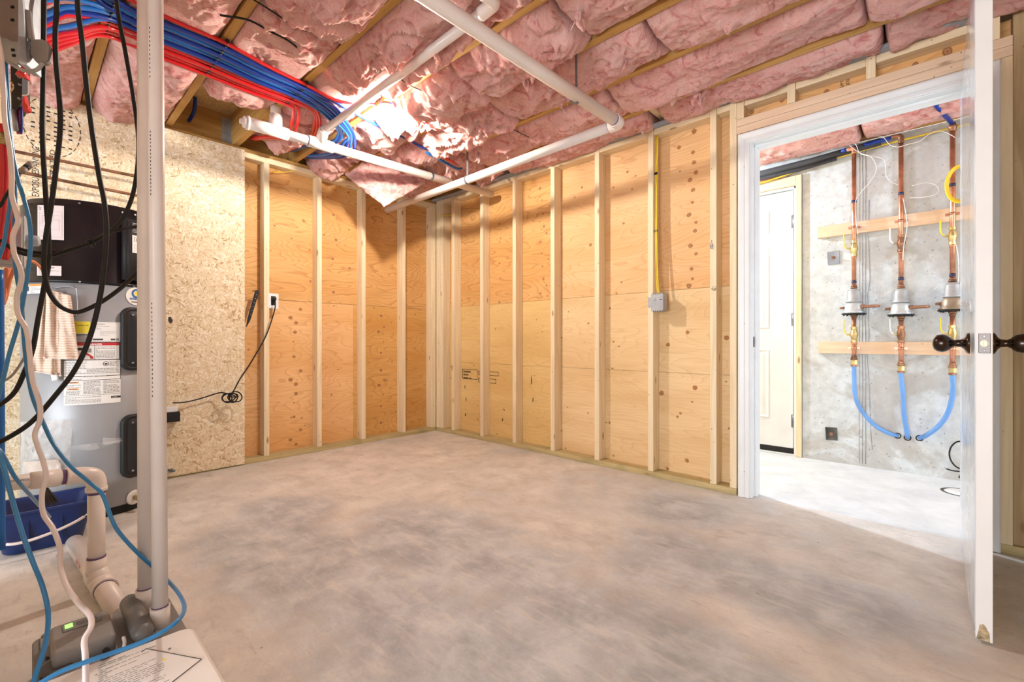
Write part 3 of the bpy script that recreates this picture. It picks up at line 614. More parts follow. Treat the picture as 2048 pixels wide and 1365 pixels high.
# far white door in the concrete wall
X0, X1, YD = 1.985, 2.858, 1.292
mb = MB().box((X0, YD, .055), (X1, YD+.04, 2.085))
for a, b in ((2.15, 2.38), (2.465, 2.695)):
    for z0, z1 in ((.275, .835), (1.0, 1.665), (1.765, 1.95)): panel_face(mb, YD, a, b, z0, z1, -1, 0, 'y')
d2 = struct(mb.build('door_2', WHITE, bevel=.001))
MB().box((X0, YD+.001, .012), (X1, YD+.045, .053)).build('door_sweep', BLACKP, d2)
for z in (.27, 1.07, 1.84):
    mb = MB().cyl((X1+.004, YD-.006, z-.05), (X1+.004, YD-.006, z+.05), .0065, seg=12); mb.box((X1-.012, YD-.003, z-.05), (X1, YD, z+.05)); mb.build('door_hinge', STEEL, d2)
mb = MB().box((X1+.010, YD-.02, .002), (X1+.026, 1.40, 2.11)).box((X0-.03, YD-.02, .002), (X0-.005, 1.40, 2.11)).box((X0-.03, YD-.02, 2.092), (X1+.026, 1.40, 2.11)).box((X0-.03, YD-.02, .001), (X1+.01, 1.40, .010))
struct(mb.build('trim_3', WHITE, bevel=.001))
board('door_buck', (X1+.027, 1.250, .002), (X1+.064, 1.40, 2.186), STUDZ, 'pale timber buck at the right side of the far white door', 'frame board')
board('door_buck', (X0-.07, 1.250, .002), (X0-.031, 1.40, 2.186), STUDZ, 'timber buck at the left side of the far white door', 'frame board')
board('door_buck', (X0-.0305, 1.252, 2.112), (X1+.0265, 1.40, 2.186), STUDX, 'pale timber head board over the far white door', 'frame board')
# ================================================================== INSULATION
def fb(p, k=4, H=1.0): return noise.fractal(p, H, 2.0, k)
def rid(p): return noise.ridged_multi_fractal(p, 0.9, 2.1, 4, 0.9, 1.8)
KEEP = [((1.12,-3.0),(1.12,-1.85),.22,2.283,2.283),((1.07,-1.85),(1.03,-1.60),.19,2.283,2.283),((.98,-1.62),(.80,-1.36),.13,2.275,2.262),((.80,-1.36),(.0,-1.38),.10,2.258,2.36),((.75,-1.67),(.0,-1.72),.07,2.258,2.36),
        ((.80,-1.53),(2.40,-1.535),.035,2.255,2.29),((2.38,-1.5),(2.37,-2.9),.035,2.29,2.31),((1.13,-1.6),(.98,-.85),.018,2.285,2.285),((.96,-.85),(.88,-.4),.018,2.268,2.29),((1.262,-1.41),(1.262,-1.28),.085,2.315,2.315),
        ((.745,-1.95),(.835,-.035),.03,2.208,2.22),((2.345,-3.0),(2.412,-.6),.03,2.12,2.12)]
def keep(x, y, z):
    for (ax_, ay_), (bx_, by_), w_, za, zb in KEEP:
        dx, dy = bx_-ax_, by_-ay_; k = max(0, min(1, ((x-ax_)*dx+(y-ay_)*dy)/(dx*dx+dy*dy)))
        dd = math.hypot(x-ax_-dx*k, y-ay_-dy*k)
        if dd < w_+.05:
            zz = za+(zb-za)*k+.013; f_ = min(1, max(0, (w_+.05-dd)/.05)); f_ = f_*f_*(3-2*f_)
            if z < zz: z = z*(1-f_)+(zz+(z-zz)*.06)*f_
    return z
def batt(x0, x1, ya, yb, seed, droop, messy, label, over=.0, group=None, res=.011, ztop=2.345, name='insulation_batt'):
    L = x1-x0; W = yb-ya; nx = max(12, int(L/res)); ny = max(10, int(W/res)); off = V((seed*7.3, seed*3.1, seed*5.7))
    rnd = random.Random(seed)
    spikes = [(rnd.uniform(.05, L-.05), rnd.uniform(.15, .85)*W, rnd.uniform(.02, .055), rnd.uniform(.008, .016), rnd.uniform(-.02,.02)) for _ in range(int(L*messy*9))]
    def fn(s, t):
        X = s*L; Y = t*W
        e = 1-abs(2*t-1)**3.2; e2 = 1-abs(2*s-1)**(L*34)
        ev = (max(e, 0)**.55)*(max(e2, 0)**.4)
        p = V((x0+X, ya+Y, 0))
        wv = noise.noise_vector(p*3.2+off)
        q = p+wv*.11*(.4+messy)
        # elongated folds: stretched along the bay when calm, swirling when messy
        a = V((q.x*(3.0+2.2*messy), q.y*6.5, seed*1.0))
        big = fb(a*.55+off, 3)
        r1 = abs(noise.noise(a*1.15+off)); r2 = abs(noise.noise(a*2.7-off)); r3 = abs(noise.noise(V((q.x*17, q.y*24, seed))))
        fold = (1-r1*2.1)*.5+(1-r2*2.2)*.28+(1-r3*2)*.12
        d = droop*ev*(.85+.60*big) + ev*(.020+.048*messy)*(fold-.35) + ev*(.006+.003*messy)*fb(p*48+off, 3)+ev*.010*abs(noise.noise(V((q.x*11, q.y*30, seed))))
        for sx, sy, h, w_, sl in spikes:
            dx = X-sx-sl; dy = Y-sy; g = (dx*dx+dy*dy)/(w_*w_)
            if g < 9: d += h*math.exp(-g)*.9
        cr_ = noise.noise(V((q.x*30+wv.y*2, q.y*42, seed*2.0))); d += ev*(.003+.005*messy)*max(0, 1-abs(cr_)*5)
        z = keep(X+x0, Y+ya, ztop-max(d, -.03))
        yo = (t-.5)*2*over*ev*(.6+.8*noise.noise(p*4+off))
        # below the joists only where the batt bulges over them
        return V((p.x+wv.y*.012, p.y+yo+wv.x*.010*ev, z))
    mb = MB(); mb.slab(fn, nx, ny, (0, 0, .0))
    # replace the back by a flat top so that the batt has its thickness
    nn = (nx+1)*(ny+1)
    for i in range(nn):
        b = mb.v[nn+i]; mb.v[nn+i] = V((mb.v[i].x, min(max(mb.v[i].y, ya+.002), yb-.002), 2.50))
    return tag(mb.build(name, PINK), label, 'insulation', group)
rows = [  # ya, yb, [(x0,x1,droop,messy,over)], description
 (-.213, .038, [(.68, 1.00, .035, .3, 0), (1.08, 2.34, .045, .35, 0), (2.42, 3.5, .055, .15, 0), (3.5, 4.6, .055, .12, 0)], 'bay beside the right wall'),
 (-.605, -.257, [(-.05, 1.0, .05, .8, .02), (1.08, 2.3, .055, .45, .01), (2.31, 3.45, .062, .12, 0), (3.46, 4.6, .06, .12, 0)], 'second bay from the right wall'),
 (-.968, -.649, [(-.05, .62, .06, 1.0, .03), (.63, 1.72, .085, 1.2, .03), (1.73, 2.72, .060, .55, 0), (2.73, 3.8, .062, .15, 0), (3.81, 4.6, .06, .1, 0)], 'third bay from the right wall'),
 (-1.348, -1.012, [(-.05, .74, .06, .9, .02), (.75, 1.85, .10, 1.3, .05), (1.86, 2.5, .085, .7, .01), (2.51, 3.6, .05, .3, 0)], 'bay just right of the bulb'),
 (-1.758, -1.392, [(.10, .70, .065, .8, .02), (.72, 1.30, .045, .6, .0), (1.34, 2.25, .09, 1.1, .02), (2.26, 3.4, .10, 1.0, .02)], 'bay of the ceiling bulb'),
 (-2.158, -1.802, [(.66, 1.62, .075, .45, .01), (1.63, 2.4, .10, .9, .02), (2.41, 3.5, .09, .9, 0)], 'bay above the tube bundle'),
 (-2.553, -2.202, [(-.02, 1.02, .095, .3, .01), (1.03, 2.1, .055, .3, 0), (2.11, 3.3, .06, .4, 0)], 'bay behind the two tall pipes'),
 (-2.948, -2.597, [(.0, .88, .09, .35, .01), (.89, 2.0, .055, .3, 0), (2.01, 3.2, .06, .3, 0)], 'bay above the hanging cables'),
 (-3.343, -2.992, [(-.02, 1.2, .06, .3, 0)], 'bay near the metal panel'),
]
pos = ['far end', 'second batt along', 'third batt along', 'fourth batt along', 'nearest batt']
sd = 1
for ya, yb, segs, desc in rows:
    for i, (x0, x1, dr, me_, ov) in enumerate(segs):
        sd += 1
        look = 'torn tangled' if me_ > .7 else ('crumpled' if me_ > .28 else 'smooth puffy')
        batt(x0, x1, ya-.003, yb+.003, sd, dr+.012, me_, '%s pink batt, %s, %s' % (look, desc, pos[i]), ov, 'pink ceiling batts', res=.0085 if x0 < 3 else .014)
for i, (ya, yb) in enumerate(((.105, .430), (.471, .830), (.871, 1.229))):
    batt(2.0, 3.3, ya, yb, 70+i, .05, .3, 'pink hall ceiling batt, left half, '+['nearest the door', 'middle bay', 'beside the concrete wall'][i], 0, 'hall batts', .016)
    batt(3.31, 4.6, ya, yb, 80+i, .05, .3, 'pink hall ceiling batt, right half, '+['nearest the door', 'middle bay', 'beside the concrete wall'][i], 0, 'hall batts', .016)
# batt that has come loose over the far corner and hangs down
c00, c10, c11, c01 = at(690, 350, 3.50), at(768, 414, 3.46), at(866, 358, 3.72), at(770, 292, 3.62)
nrm = (c10-c00).cross(c01-c00).normalized()
def flap(s, t):
    p = (c00*(1-s)+c10*s)*(1-t)+(c01*(1-s)+c11*s)*t
    e = (1-abs(2*s-1)**6)*(1-abs(2*t-1)**6)
    q = p*6
    d = .024*e*(.5+noise.noise(q))+.026*(1-2*abs(noise.noise(q*1.9)))*e+.012*(1-3*abs(noise.noise(p*19)))*e+.007*noise.noise(p*45)
    p = p+V((0, 0, -1))*(.03*math.sin(math.pi*s)*t) + noise.noise_vector(p*22)*.010*(1-e+.2)
    return p+V((.72, -.62, -.25)).normalized()*d
mb = MB(); mb.slab(flap, 44, 44, V((-.06, .05, .045)))
for k in range(4):                                  # layered torn edge
    e = k*.012
    pts = [(c00*(1-s)+c10*s)+V((-.012-e, .012+e, .014+e))+noise.noise_vector(V((s*9, k, 0)))*.007 for s in [i/24 for i in range(25)]]
    mb.tube(pts, [.009+.003*abs(noise.noise(V((i*.7, k, 5)))) for i in range(25)], 6)
tag(mb.build('insulation_batt', PINK), 'loose pink batt drooping like a flap over the far corner', 'insulation')
# torn tufts hanging below the ceiling
tufts = [(1107,140,.05),(1050,160,.06),(955,315,.045),(985,350,.05),(1250,130,.04),(1390,195,.05),(1403,200,.05),(898,345,.05),(872,110,.05),(800,120,.05),(840,250,.05),(1128,200,.05),(965,375,.05),(1160,40,.05)]
tl = ['just right of the long pipe, upper one', 'just left of the long pipe strap', 'below the bulb joist, lower left of two', 'over the far end of the long pipe', 'right of the long pipe near its elbow', 'from the smooth bay near the door, left one', 'from the smooth bay near the door, right one', 'above the far crossing of the two pipes', 'where the camera side pipe leaves the picture', 'left of the long pipe, above the bulb', 'right above and beside the bulb', 'near the elbow of the long pipe', 'over the open pipe end at the right wall', 'at the top of the picture, right of the long pipe']
for k, (px, py, h) in enumerate(tufts):
    p = onz(px, py, 2.245); mb = MB(); rn = random.Random(k)
    n = 8; pts = [p+V((.010*math.sin(i*.9+k), .010*math.cos(i*.7+k), .075-(h+.075)*i/n)) for i in range(n+1)]
    mb.tube(smooth(pts, 3), [(.017*(1-j/24)**.6+.002)*(1+.3*noise.noise(V((j*.5, k, 0)))) for j in range(25)], 8)
    for q in range(3):
        a = p+V((rn.uniform(-.012,.012), rn.uniform(-.012,.012), .04)); b = a+V((rn.uniform(-.03,.03), rn.uniform(-.03,.03), -h-.03))
        mb.tube(smooth([a, (a+b)/2+V((.008,0,0)), b], 4), [.006-.0005*j for j in range(9)], 5)
    tag(mb.build('insulation_tuft', PINK), 'small torn pink tuft hanging '+tl[k], 'insulation tuft', 'torn tufts')
# ================================================================== CEILING PLUMBING
def pipe(name, pts, r, label, fittings=(), m=PVC, cat='pipe', rings=True, extra=None, seg=24, hollow=False):
    mb = MB(); mb.tube(pts, r, seg)
    root = mb.build(name, m, loc=pts[0]); tag(root, label, cat)
    for nm, a, b, rr in fittings:
        a, b = V(a), V(b); f = MB().cyl(a, b, rr, seg=seg); d = (b-a).normalized()
        fo_ = f.build(nm, m, root)
        for e, s in ((a, -1), (b, 1)):
            MB().cyl(e, e+d*s*.003, r*1.04, seg=seg).build('primer_ring', PRIMER, fo_)
    return root
R2 = .0300
# long pipe parallel to the right wall, with its elbow and the run that comes to the camera
E0 = V((2.412, -.616, 2.088)); End = V((.095, -.616, 2.070))
root = pipe('drain_pipe', [End, E0-V((.03, 0, 0))], R2*.93, 'long white pipe hung from straps parallel to the right wall, open end near the corner', cat='pipe')
f = MB(); f.tube(smooth([E0+V((-.055, 0, 0)), E0+V((-.02, -.001, 0)), E0+V((-.006, -.006, 0)), E0+V((0, -.020, 0)), E0+V((0, -.055, 0))], 5), R2*1.16, 24)
el = f.build('elbow', PVC, root)
for a, d in ((E0+V((-.057, 0, 0)), V((-1,0,0))), (E0+V((0, -.057, 0)), V((0,-1,0)))): MB().cyl(a, a+d*.003, R2*1.03).build('primer_ring', PRIMER, el)
MB().tube([E0+V((0, -.03, 0)), V((2.385, -1.3, 2.100)), V((2.362, -2.15, 2.112)), V((2.345, -3.6, 2.13))], R2, 24).build('pipe_run', PVC, root)
put_end = MB(); put_end.cyl(End+V((-.0005,0,0)), End+V((.001,0,0)), R2*.80); put_end.build('pipe_bore', BLACKP, root)
for px in (970, 1048):
    pass
def strap(p, r, axis, label, top=2.33):
    mb = MB(); n = 20; ring = []
    u, v = (V((0,1,0)), V((0,0,1))) if axis == 'x' else (V((1,0,0)), V((0,0,1))); ax = V((1,0,0)) if axis == 'x' else V((0,1,0))
    for k in range(n):
        a = 2*math.pi*k/n; a2 = 2*math.pi*(k+1)/n; d = u*math.cos(a)+v*math.sin(a); d2 = u*math.cos(a2)+v*math.sin(a2)
        c = p; q = [c+d*(r+.0005)-ax*.009, c+d2*(r+.0005)-ax*.009, c+d2*(r+.0005)+ax*.009, c+d*(r+.0005)+ax*.009]
        q += [x+(d if i in (0, 3) else d2)*.0022 for i, x in enumerate(q)]
        mb.add(q, [(3,2,1,0),(4,5,6,7),(0,1,5,4),(2,3,7,6)])
    mb.obox(p+V((0, 0, (r+top-p.z)/2)), ax, u, V((0,0,1)), .009, .001, (top-p.z-r)/2)
    for k in range(5): mb.cyl(p+V((0,0,r+.02+k*.03))-u*.003, p+V((0,0,r+.02+k*.03))+u*.003, .003, seg=8)
    return tag(mb.build('pipe_strap', plain('dull_strap_steel', (.15,.155,.17), .5, .3)), label, 'pipe strap')
strap(V((1.17, -.616, 2.0795)), R2*.93, 'x', 'perforated steel strap around the long pipe below the blocking')
strap(V((2.39, -.990, 2.0945)), R2, 'y', 'steel strap around the pipe run just before its elbow')
# pipe parallel to the left wall: cleanout end, wye, tee and open end
G0, G1 = V((.745, -1.93, 2.170)), V((.835, -.035, 2.185))
gp = lambda t: G0+(G1-G0)*t
d = (G1-G0).normalized()
root = tag(MB().tube([G0+d*.0, G1], R2*.97, 24).build('vent_pipe', PVC, loc=G0), 'white pipe from the cleanout plug to its open end near the right wall', 'pipe')
MB().cyl(G1-d*.001, G1+d*.0006, R2*.80).build('pipe_bore', BLACKP, root)
ta = onx(528, 252, gp(.07).x); t1 = gp(.075)
mb = MB().cyl(G0-d*.005, t1+d*.07, R2*1.18); mb.tube([t1+V((0,0,.0)), t1+V((0, .0, .095))], R2*1.18, 24); mb.cyl(G0-d*.015, G0-d*.004, R2*1.3)
mb.cyl(G0-d*.032, G0-d*.012, R2*1.08); mb.obox(G0-d*.040, d, V((1,0,0)), V((0,0,1)), .010, .011, .011)
te = mb.build('cleanout_tee', PVC, root); te['label'] = 'white tee with square-headed cleanout plug'
MB().tube([t1+V((0,0,.09)), t1+V((-.01, .0, .36))], R2*.97, 24).build('riser', PVC, root)
MB().cyl(t1+d*.070, t1+d*.073, R2*1.03).build('primer_ring', PRIMER, te)
tt = V((.779, -1.525, 2.176)); tt = gp((tt.y-G0.y)/(G1.y-G0.y))
mb = MB().cyl(tt-d*.075, tt+d*.085, R2*1.2); mb.tube([tt, tt+V((.055, .0, .062)), tt+V((.075, 0, .068))], R2*1.1, 24)
te2 = mb.build('tee_fitting', PVC, root)
for s, q in ((-1, .077), (1, .087)): MB().cyl(tt+d*s*q-d*.002, tt+d*s*q+d*.002, R2*1.03).build('primer_ring', PRIMER, te2)
MB().cyl(gp(.66), gp(.66)+d*.018, R2*1.06).build('steel_clamp', STEEL, root)
H0, H1 = tt+V((.07, .0, .066)), V((2.34, -1.535, 2.262))
rr = R2*.74
root = tag(MB().tube([H0, H1], rr, 24).build('vent_pipe', PVC, loc=H0), 'thinner white pipe rising from the tee towards the camera past the bulb', 'pipe')
mb = MB().cyl(H0-V((.004,0,0)), H0+V((.03,0,.0012)), rr*1.2); mb.build('socket', PVC, root)
mb = MB(); mb.tube(smooth([H1-V((.05,0,.002)), H1, H1+V((.03,-.006,.0)), H1+V((.040,-.03,0)), H1+V((.040,-.075,0))], 4), rr*1.25, 24); e = mb.build('elbow', PVC, root)
MB().cyl(H1-V((.053,0,.002)), H1-V((.050,0,.002)), rr*1.05).build('primer_ring', PRIMER, e)
MB().cyl(H1+V((.040,-.076,0)), H1+V((.040,-.079,0)), rr*1.05).build('primer_ring', PRIMER, e)
MB().tube([H1+V((.040,-.06,0)), H1+V((.03,-1.2,.02))], rr, 24).build('pipe_run', PVC, root)
# ------------------------------------------------------------------ PEX bundle
def clipx(i): return 1.245-i*.0262
cols = [REDA]+[BLUEB, BLUEB, BLUEA, BLUEB, BLUEA, BLUEA, BLUEB, BLUEA]+[REDA, REDA, REDA, REDA, REDA]
nm = ['red tube at the right edge of the bundle']+['blue tube of the bundle, %s from the bulb side' % t for t in ('first', 'second', 'third', 'fourth', 'fifth', 'sixth', 'seventh', 'eighth')]+['red tube of the bundle, %s beyond the blue ones' % t for t in ('first', 'second', 'third', 'fourth', 'last')]
y60 = [22, -75, -60, -45, -30, -12, 6, 28, 52, 72, 108, 122, 136, 150]
y60 = [20, -45, -30, -15, -3, 10, 42, 56, 74, 66, 88, 100, 112, 128]
y140 = [-12, -60, -45, -30, -16, -4, 14, 26, 52, 30, 66, 73, 80, 88]
zt = 2.293
for i in range(14):
    x1 = clipx(i)+.02; x2 = clipx(i); x3 = clipx(i)*.80+.175
    dz = -.010*(i % 3 == 1)
    pts = [at(40, y60[i]+22, 1.46), at(62, y60[i], 1.50), at(100, (y60[i]+y140[i])/2-3, 1.60), at(140, y140[i], 1.72)]
    pts = [p if p.z < zt else V((p.x, p.y, zt)) for p in pts]
    if i in (1, 2, 3, 4): pts = [V((x1+.35-.02*i, -3.05, zt)), V((x1+.20, -2.85, zt))]
    pts += [V((x1, -2.575, zt+dz)), V((x1*.5+x2*.5+.004, -2.38, zt+dz-.004)), V((x2, -2.18, zt+dz)), V(((x2+x3)/2, -1.98, zt+dz-.006)), V((x3, -1.78, zt+dz))]
    k = i
    if i == 0: pts += [V((x3-.02, -1.6, 2.285)), V((x3+.02, -1.45, 2.31)), V((x3+.05, -1.3, 2.35))]
    elif i == 1: pts += [V((1.13, -1.6, 2.285)), V((1.09, -1.40, 2.28)), V((1.06, -1.22, 2.275)), V((1.03, -1.05, 2.285)), V((1.00, -.88, 2.28)), V((.98, -.78, 2.32))]
    elif i <= 5:
        q = i-2; pts += [V((x3-.04-.01*q, -1.58, 2.272)), V((.935-.022*q, -1.40+.005*q, 2.258-.004*q)), V((.845-.026*q, -1.325-.012*q, 2.234)), V((.72-.02*q, -1.275-.026*q, 2.216)), V((.55, -1.262-.03*q, 2.225)), V((.30, -1.27-.02*q, 2.285)), V((.06, -1.29-.02*q, 2.345))]
    elif i <= 8:
        q = i-6; pts += [V((x3-.02-.008*q, -1.60, 2.280)), V((.88-.02*q, -1.44, 2.268)), V((.77-.02*q, -1.39-.01*q, 2.245)), V((.58, -1.40-.02*q, 2.255)), V((.30, -1.41-.018*q, 2.33)), V((.06, -1.42-.016*q, 2.36))]
    elif i <= 11:
        q = i-9; pts += [V((x3-.015, -1.64, 2.285)), V((.80-.02*q, -1.54-.012*q, 2.262)), V((.62, -1.50-.018*q, 2.262)), V((.36, -1.47-.018*q, 2.31)), V((.06, -1.46-.018*q, 2.345))]
    else:
        q = i-12; pts += [V((x3-.02, -1.715-.02*q, 2.275)), V((.75-.025*q, -1.668-.025*q, 2.235)), V((.60, -1.655-.03*q, 2.225)), V((.38, -1.685-.03*q, 2.275)), V((.10, -1.705-.02*q, 2.345))]
    mm = cols[i]
    o = MB().tube(smooth(pts, 7), .0100 if i else .009, 10).build('pex_tube', mm)
    tag(o, nm[i], 'water tube', 'tube bundle')
def clip(name, pts, label):
    mb = MB()
    for p in pts:
        mb.tube([p+V((.0,0,0))+V((math.cos(a)*.0125, 0, math.sin(a)*.0125)) for a in [math.pi*(1+k/8) for k in range(9)]], .0028, 6)
        mb.box(p+V((-.014, -.006, .002)), p+V((.014, .006, .016))); mb.cyl(p+V((.013,0,-.004)), p+V((.013,0,-.012)), .0035, seg=8, m=1)
    return tag(mb.build('tube_clip', [BLACKP, STEEL]), label, 'tube clips')
clip('c', [V((clipx(i), -2.18, zt-.001)) for i in range(14)], 'row of black clips holding the tubes on the joist left of the open bay')
clip('c', [V((clipx(i)*.80+.175, -1.78, zt-.001)) for i in range(14)], 'row of black clips where the tubes fan out, right of the open bay')
clip('c', [V((clipx(i)+.02, -2.575, zt-.001)) for i in range(14)], 'row of black clips on the joist left of the two tall pipes')
o = MB().tube(smooth([V((.96, -.83, 2.275)), V((.93, -.60, 2.262)), V((.90, -.47, 2.27)), V((.88, -.38, 2.33))], 6), .009, 10).build('pex_tube', BLUEA); tag(o, 'short blue tube crossing the joist right of the bulb', 'water tube')
o = MB().tube(smooth([V((1.00, -.83, 2.282)), V((.975, -.62, 2.272)), V((.94, -.50, 2.29))], 6), .009, 10).build('pex_tube', REDA); tag(o, 'short red tube peeking over the blue one right of the bulb', 'water tube')
# open bay: tube through the rim
MB_ = MB().tube(smooth([V((-.098, -2.05, 2.42)), V((-.05, -2.05, 2.42)), V((.0, -2.04, 2.46)), V((.03,-2.04,2.54))], 5), .011, 10); tag(MB_.build('pex_tube', BLUEB), 'short dark blue tube coming through the rim board of the open bay', 'water tube')
tag(MB().tube(smooth([V((.60, -2.16, 2.50)), V((.45, -2.0, 2.49)), V((.52, -1.81, 2.50))], 8), .009, 8).build('pex_tube', REDA), 'red tube high up inside the open bay', 'water tube')
# cables along the ceiling
def wire(name, pts, r, m, label, cat='cable', n=8, seg=8, group=None):
    return tag(MB().tube(smooth(pts, n), r, seg).build(name, m), label, cat, group)
c_ = [at(440,-5,1.90), at(497,20,1.93), at(540,42,2.0), at(580,62,2.07), at(620,90,2.2)]
wire('cable', [V((p.x, p.y, min(p.z, 2.262))) for p in c_], .0045, BLACK, 'thin black cable stapled under the ceiling left of the thick pipes')
wire('cable', [onz(500, -5, 2.30), onz(540, 20, 2.262), onz(580, 46, 2.262), onz(620,66,2.30)], .003, BLACK, 'second thin black cable beside the stapled one at the top')
wire('cable', [onz(770, 130, 2.30), onz(810, 165, 2.265), onz(840, 180, 2.27), onz(862, 192, 2.32)], .0025, BLACK, 'thin black wire emerging from the insulation above the bulb')
wire('cable', [onz(1025, 258, 2.29), onz(1040, 266, 2.262), onz(1058, 275, 2.28)], .0025, BLACK, 'short black wire below the joist over the long pipe')
wire('cable', [onz(560, 342, 2.22)+V((0,0,0)), onx(545, 345, -.04), onx(575, 344, -.03), onx(592, 342, -.02)], .003, YELLOW, 'yellow cable end under the top plate of the left wall')
# bulb and fixture
fx = V((1.262, -1.345, 2.296)); t = thing('ceiling_light', fx, 'lit bare bulb in a white porcelain holder among the pink insulation', 'light')
MB().lathe([(0,.014),(.020,.014),(.046,.012),(.055,.004),(.055,-.002),(.046,-.010),(.030,-.016),(.026,-.036),(.022,-.042),(0,-.042)], fx, (0,0,1), 36).build('lamp_holder', CERAM, t)
bb = MB().lathe([(0,0),(.012,0),(.013,-.012),(.018,-.026),(.028,-.044),(.031,-.060),(.028,-.076),(.018,-.088),(0,-.092)], fx+V((0,0,-.043)), (0,0,1), 32).build('bulb', BULBM, t)
MB().cyl(fx+V((0,0,.0145)), fx+V((0,0,.055)), .045, seg=24).build('ceiling_box', plain('blue_junction_box', (.05,.12,.42), .5), t)
MB().cyl(fx+V((-.09,0,.034)), fx+V((.09,0,.034)), .004, seg=8).build('feed_cable', YELLOW, t)
hx = HALL_BULB+V((0,0,.12)); t = thing('ceiling_light', hx, 'bare bulb lighting the hall behind the right wall', 'light')
MB().lathe([(0,.02),(.05,.02),(.055,.004),(.046,-.010),(.026,-.020),(.022,-.042),(0,-.042)], hx, (0,0,1), 30).build('lamp_holder', CERAM, t)
MB().lathe([(0,0),(.012,0),(.018,-.026),(.028,-.044),(.031,-.060),(.028,-.076),(.018,-.088),(0,-.092)], hx+V((0,0,-.043)), (0,0,1), 28).build('bulb', HALLM, t)
# ================================================================== RIGHT WALL DETAILS
b0 = V((2.312, -.0, 1.16)); a = ony(1310, 584, -.04); b = ony(1336, 612, -.04)
cx = 2.313
t = thing('electrical_box', (cx+.03, 0, 1.09), 'grey metal electrical box fixed beside a stud on the right wall', 'electrical box')
mb = MB(); mb.box((2.3135, -.030, 1.098), (2.395, .030, 1.205)); mb.box((2.277, -.0015, 1.12), (2.3135, -.0005, 1.19))
for k in range(5): mb.box((2.318+k*.015, -.031, 1.092), (2.326+k*.015, .029, 1.0985)); mb.box((2.318+k*.015, -.031, 1.2055), (2.326+k*.015, .029, 1.211))
mb.build('box_body', GALV, t, bevel=.002); MB().lathe([(0,.0015),(.011,.0015),(.012,0)], (2.338, -.0305, 1.170), (0,-1,0), 24).build('knockout', BOXG, t); MB().box((2.372, -.0312, 1.165), (2.388, -.0302, 1.170)).build('box_mark', INK, t)
for k, q in enumerate((0, .009)):
    wire('power_cable', [V((2.345+q, .0, 1.209)), V((2.335+q, .005, 1.30)), V((2.322+q, .015, 1.6)), V((2.321+q, .02, 1.95)), V((2.324+q, .025, 2.258))], .0042, YELLOW, 'yellow cable running down the stud into the grey box, '+('left one' if k == 0 else 'right one'), 'cable')
for z in (1.62, 2.0): tag(MB().box((2.3135, .012, z), (2.336, .0165, z+.014)).build('cable_staple', BLACKP), 'small black staple holding the yellow cables, '+('lower one' if z < 1.8 else 'upper one'), 'staple')
p = ony(1425, 578, -.006); mb = MB()
for k in range(3): mb.tube(smooth([V((p.x-.006, -.004, p.z)), V((p.x+.005, -.012, p.z+.012-k*.01)), V((p.x+.022, -.010, p.z+.006-k*.008)), V((p.x+.008, -.008, p.z-.008)), V((p.x-.006, -.004, p.z-.002))], 5), .0007, 5)
tag(mb.build('wire_twist', BLACK), 'tiny twist of wire nailed on the stud near the door', 'wire')
p = ony(1423, 487, -.003); mb = MB(); mb.tube([V((p.x,-.001,p.z+.02)), V((p.x,-.006,p.z))], .0015, 6); mb.tube([p+V((.009*math.cos(a), -.003, -.012+.009*math.sin(a))) for a in [k*.5 for k in range(14)]], .0012, 5); mb.box(p+V((.004,-.006,-.035)), p+V((.008,-.004,-.008))); mb.box(p+V((-.006,-.006,-.033)), p+V((-.002,-.004,-.010)))
tag(mb.build('key_ring', STEEL), 'small keys hanging from a nail on the stud near the door', 'keys')
wire('power_cable', [V((.02,.060,2.15)), V((.10,.030,2.142)), V((.115,-.004,2.138)), V((.15,.03,2.138)), V((.19,.06,2.15))], .0042, YELLOW, 'yellow cable stub crossing behind the corner stud near its top')
# ================================================================== LEFT WALL DETAILS
c = onx(546, 602, .0); t = thing('wall_outlet', (-.0, c.y, c.z-.055), 'white square outlet plate between studs with a black cord plugged in', 'outlet')
y0, y1 = onx(536, 602, 0).y, onx(557, 602, 0).y; z0, z1 = c.z-.058, c.z+.055
t.location = (-.02, (y0+y1)/2, z0); W0[t.name] = V(t.location)
MB().box((-.0895, y0+.012, z0+.012), (-.004, y1-.012, z1-.012)).build('outlet_box', BOXG, t)
MB().box((-.0035, y0, z0), (.003, y1, z1)).build('cover_plate', WHITE, t, bevel=.002)
ym = (y0+y1)/2
mb = MB().box((.0031, ym-.017, c.z-.034), (.0055, ym+.017, c.z+.034)); mb.build('receptacle', BLACKP, t, bevel=.001)
mb = MB().lathe([(0,.024),(.012,.024),(.015,.018),(.016,0)], (.006, ym, c.z+.012), (1,0,0), 20); mb.build('cord_plug', BLACK, t)
pz = c.z+.012
coil = onx(462, 792, .10); K = V((.10, coil.y, coil.z))
pts = [V((.026, ym, pz)), V((.045, ym-.002, pz-.02)), V((.052, ym-.01, pz-.09)), onx(535,665,.045), onx(520,695,.04), onx(500,728,.045), onx(480,758,.07), K+V((0,.015,.03)), K+V((0,-.015,.0))]
for k in range(30):
    a = k*2*math.pi/7.2; lo = k/30
    pts.append(K+V((.012*math.sin(k*1.3)+.004, .035*math.cos(a)*(1.1-.2*lo)+.03*math.sin(lo*6.3), .032*math.sin(a)*(1-.2*math.cos(lo*9))-.012)))
pts += [K+V((0,-.03,.018)), onx(440,786,.07), onx(425,790,.05), onx(400,798,.045), onx(375,804,.05), onx(358,806,.06), onx(345,806,.06)]
wire('extension_cord', pts, .0042, BLACK, 'black cord from the outlet with a tangled coil, running to the small black box', 'cord', n=6)
p = onx(346, 826, .04)
t = thing('power_adapter', (.0135, p.y, p.z-.05), 'small black and white plug box on the OSB beside the tall pipes', 'adapter')
ya, yb = onx(318, 826, .06).y, onx(359, 826, .06).y
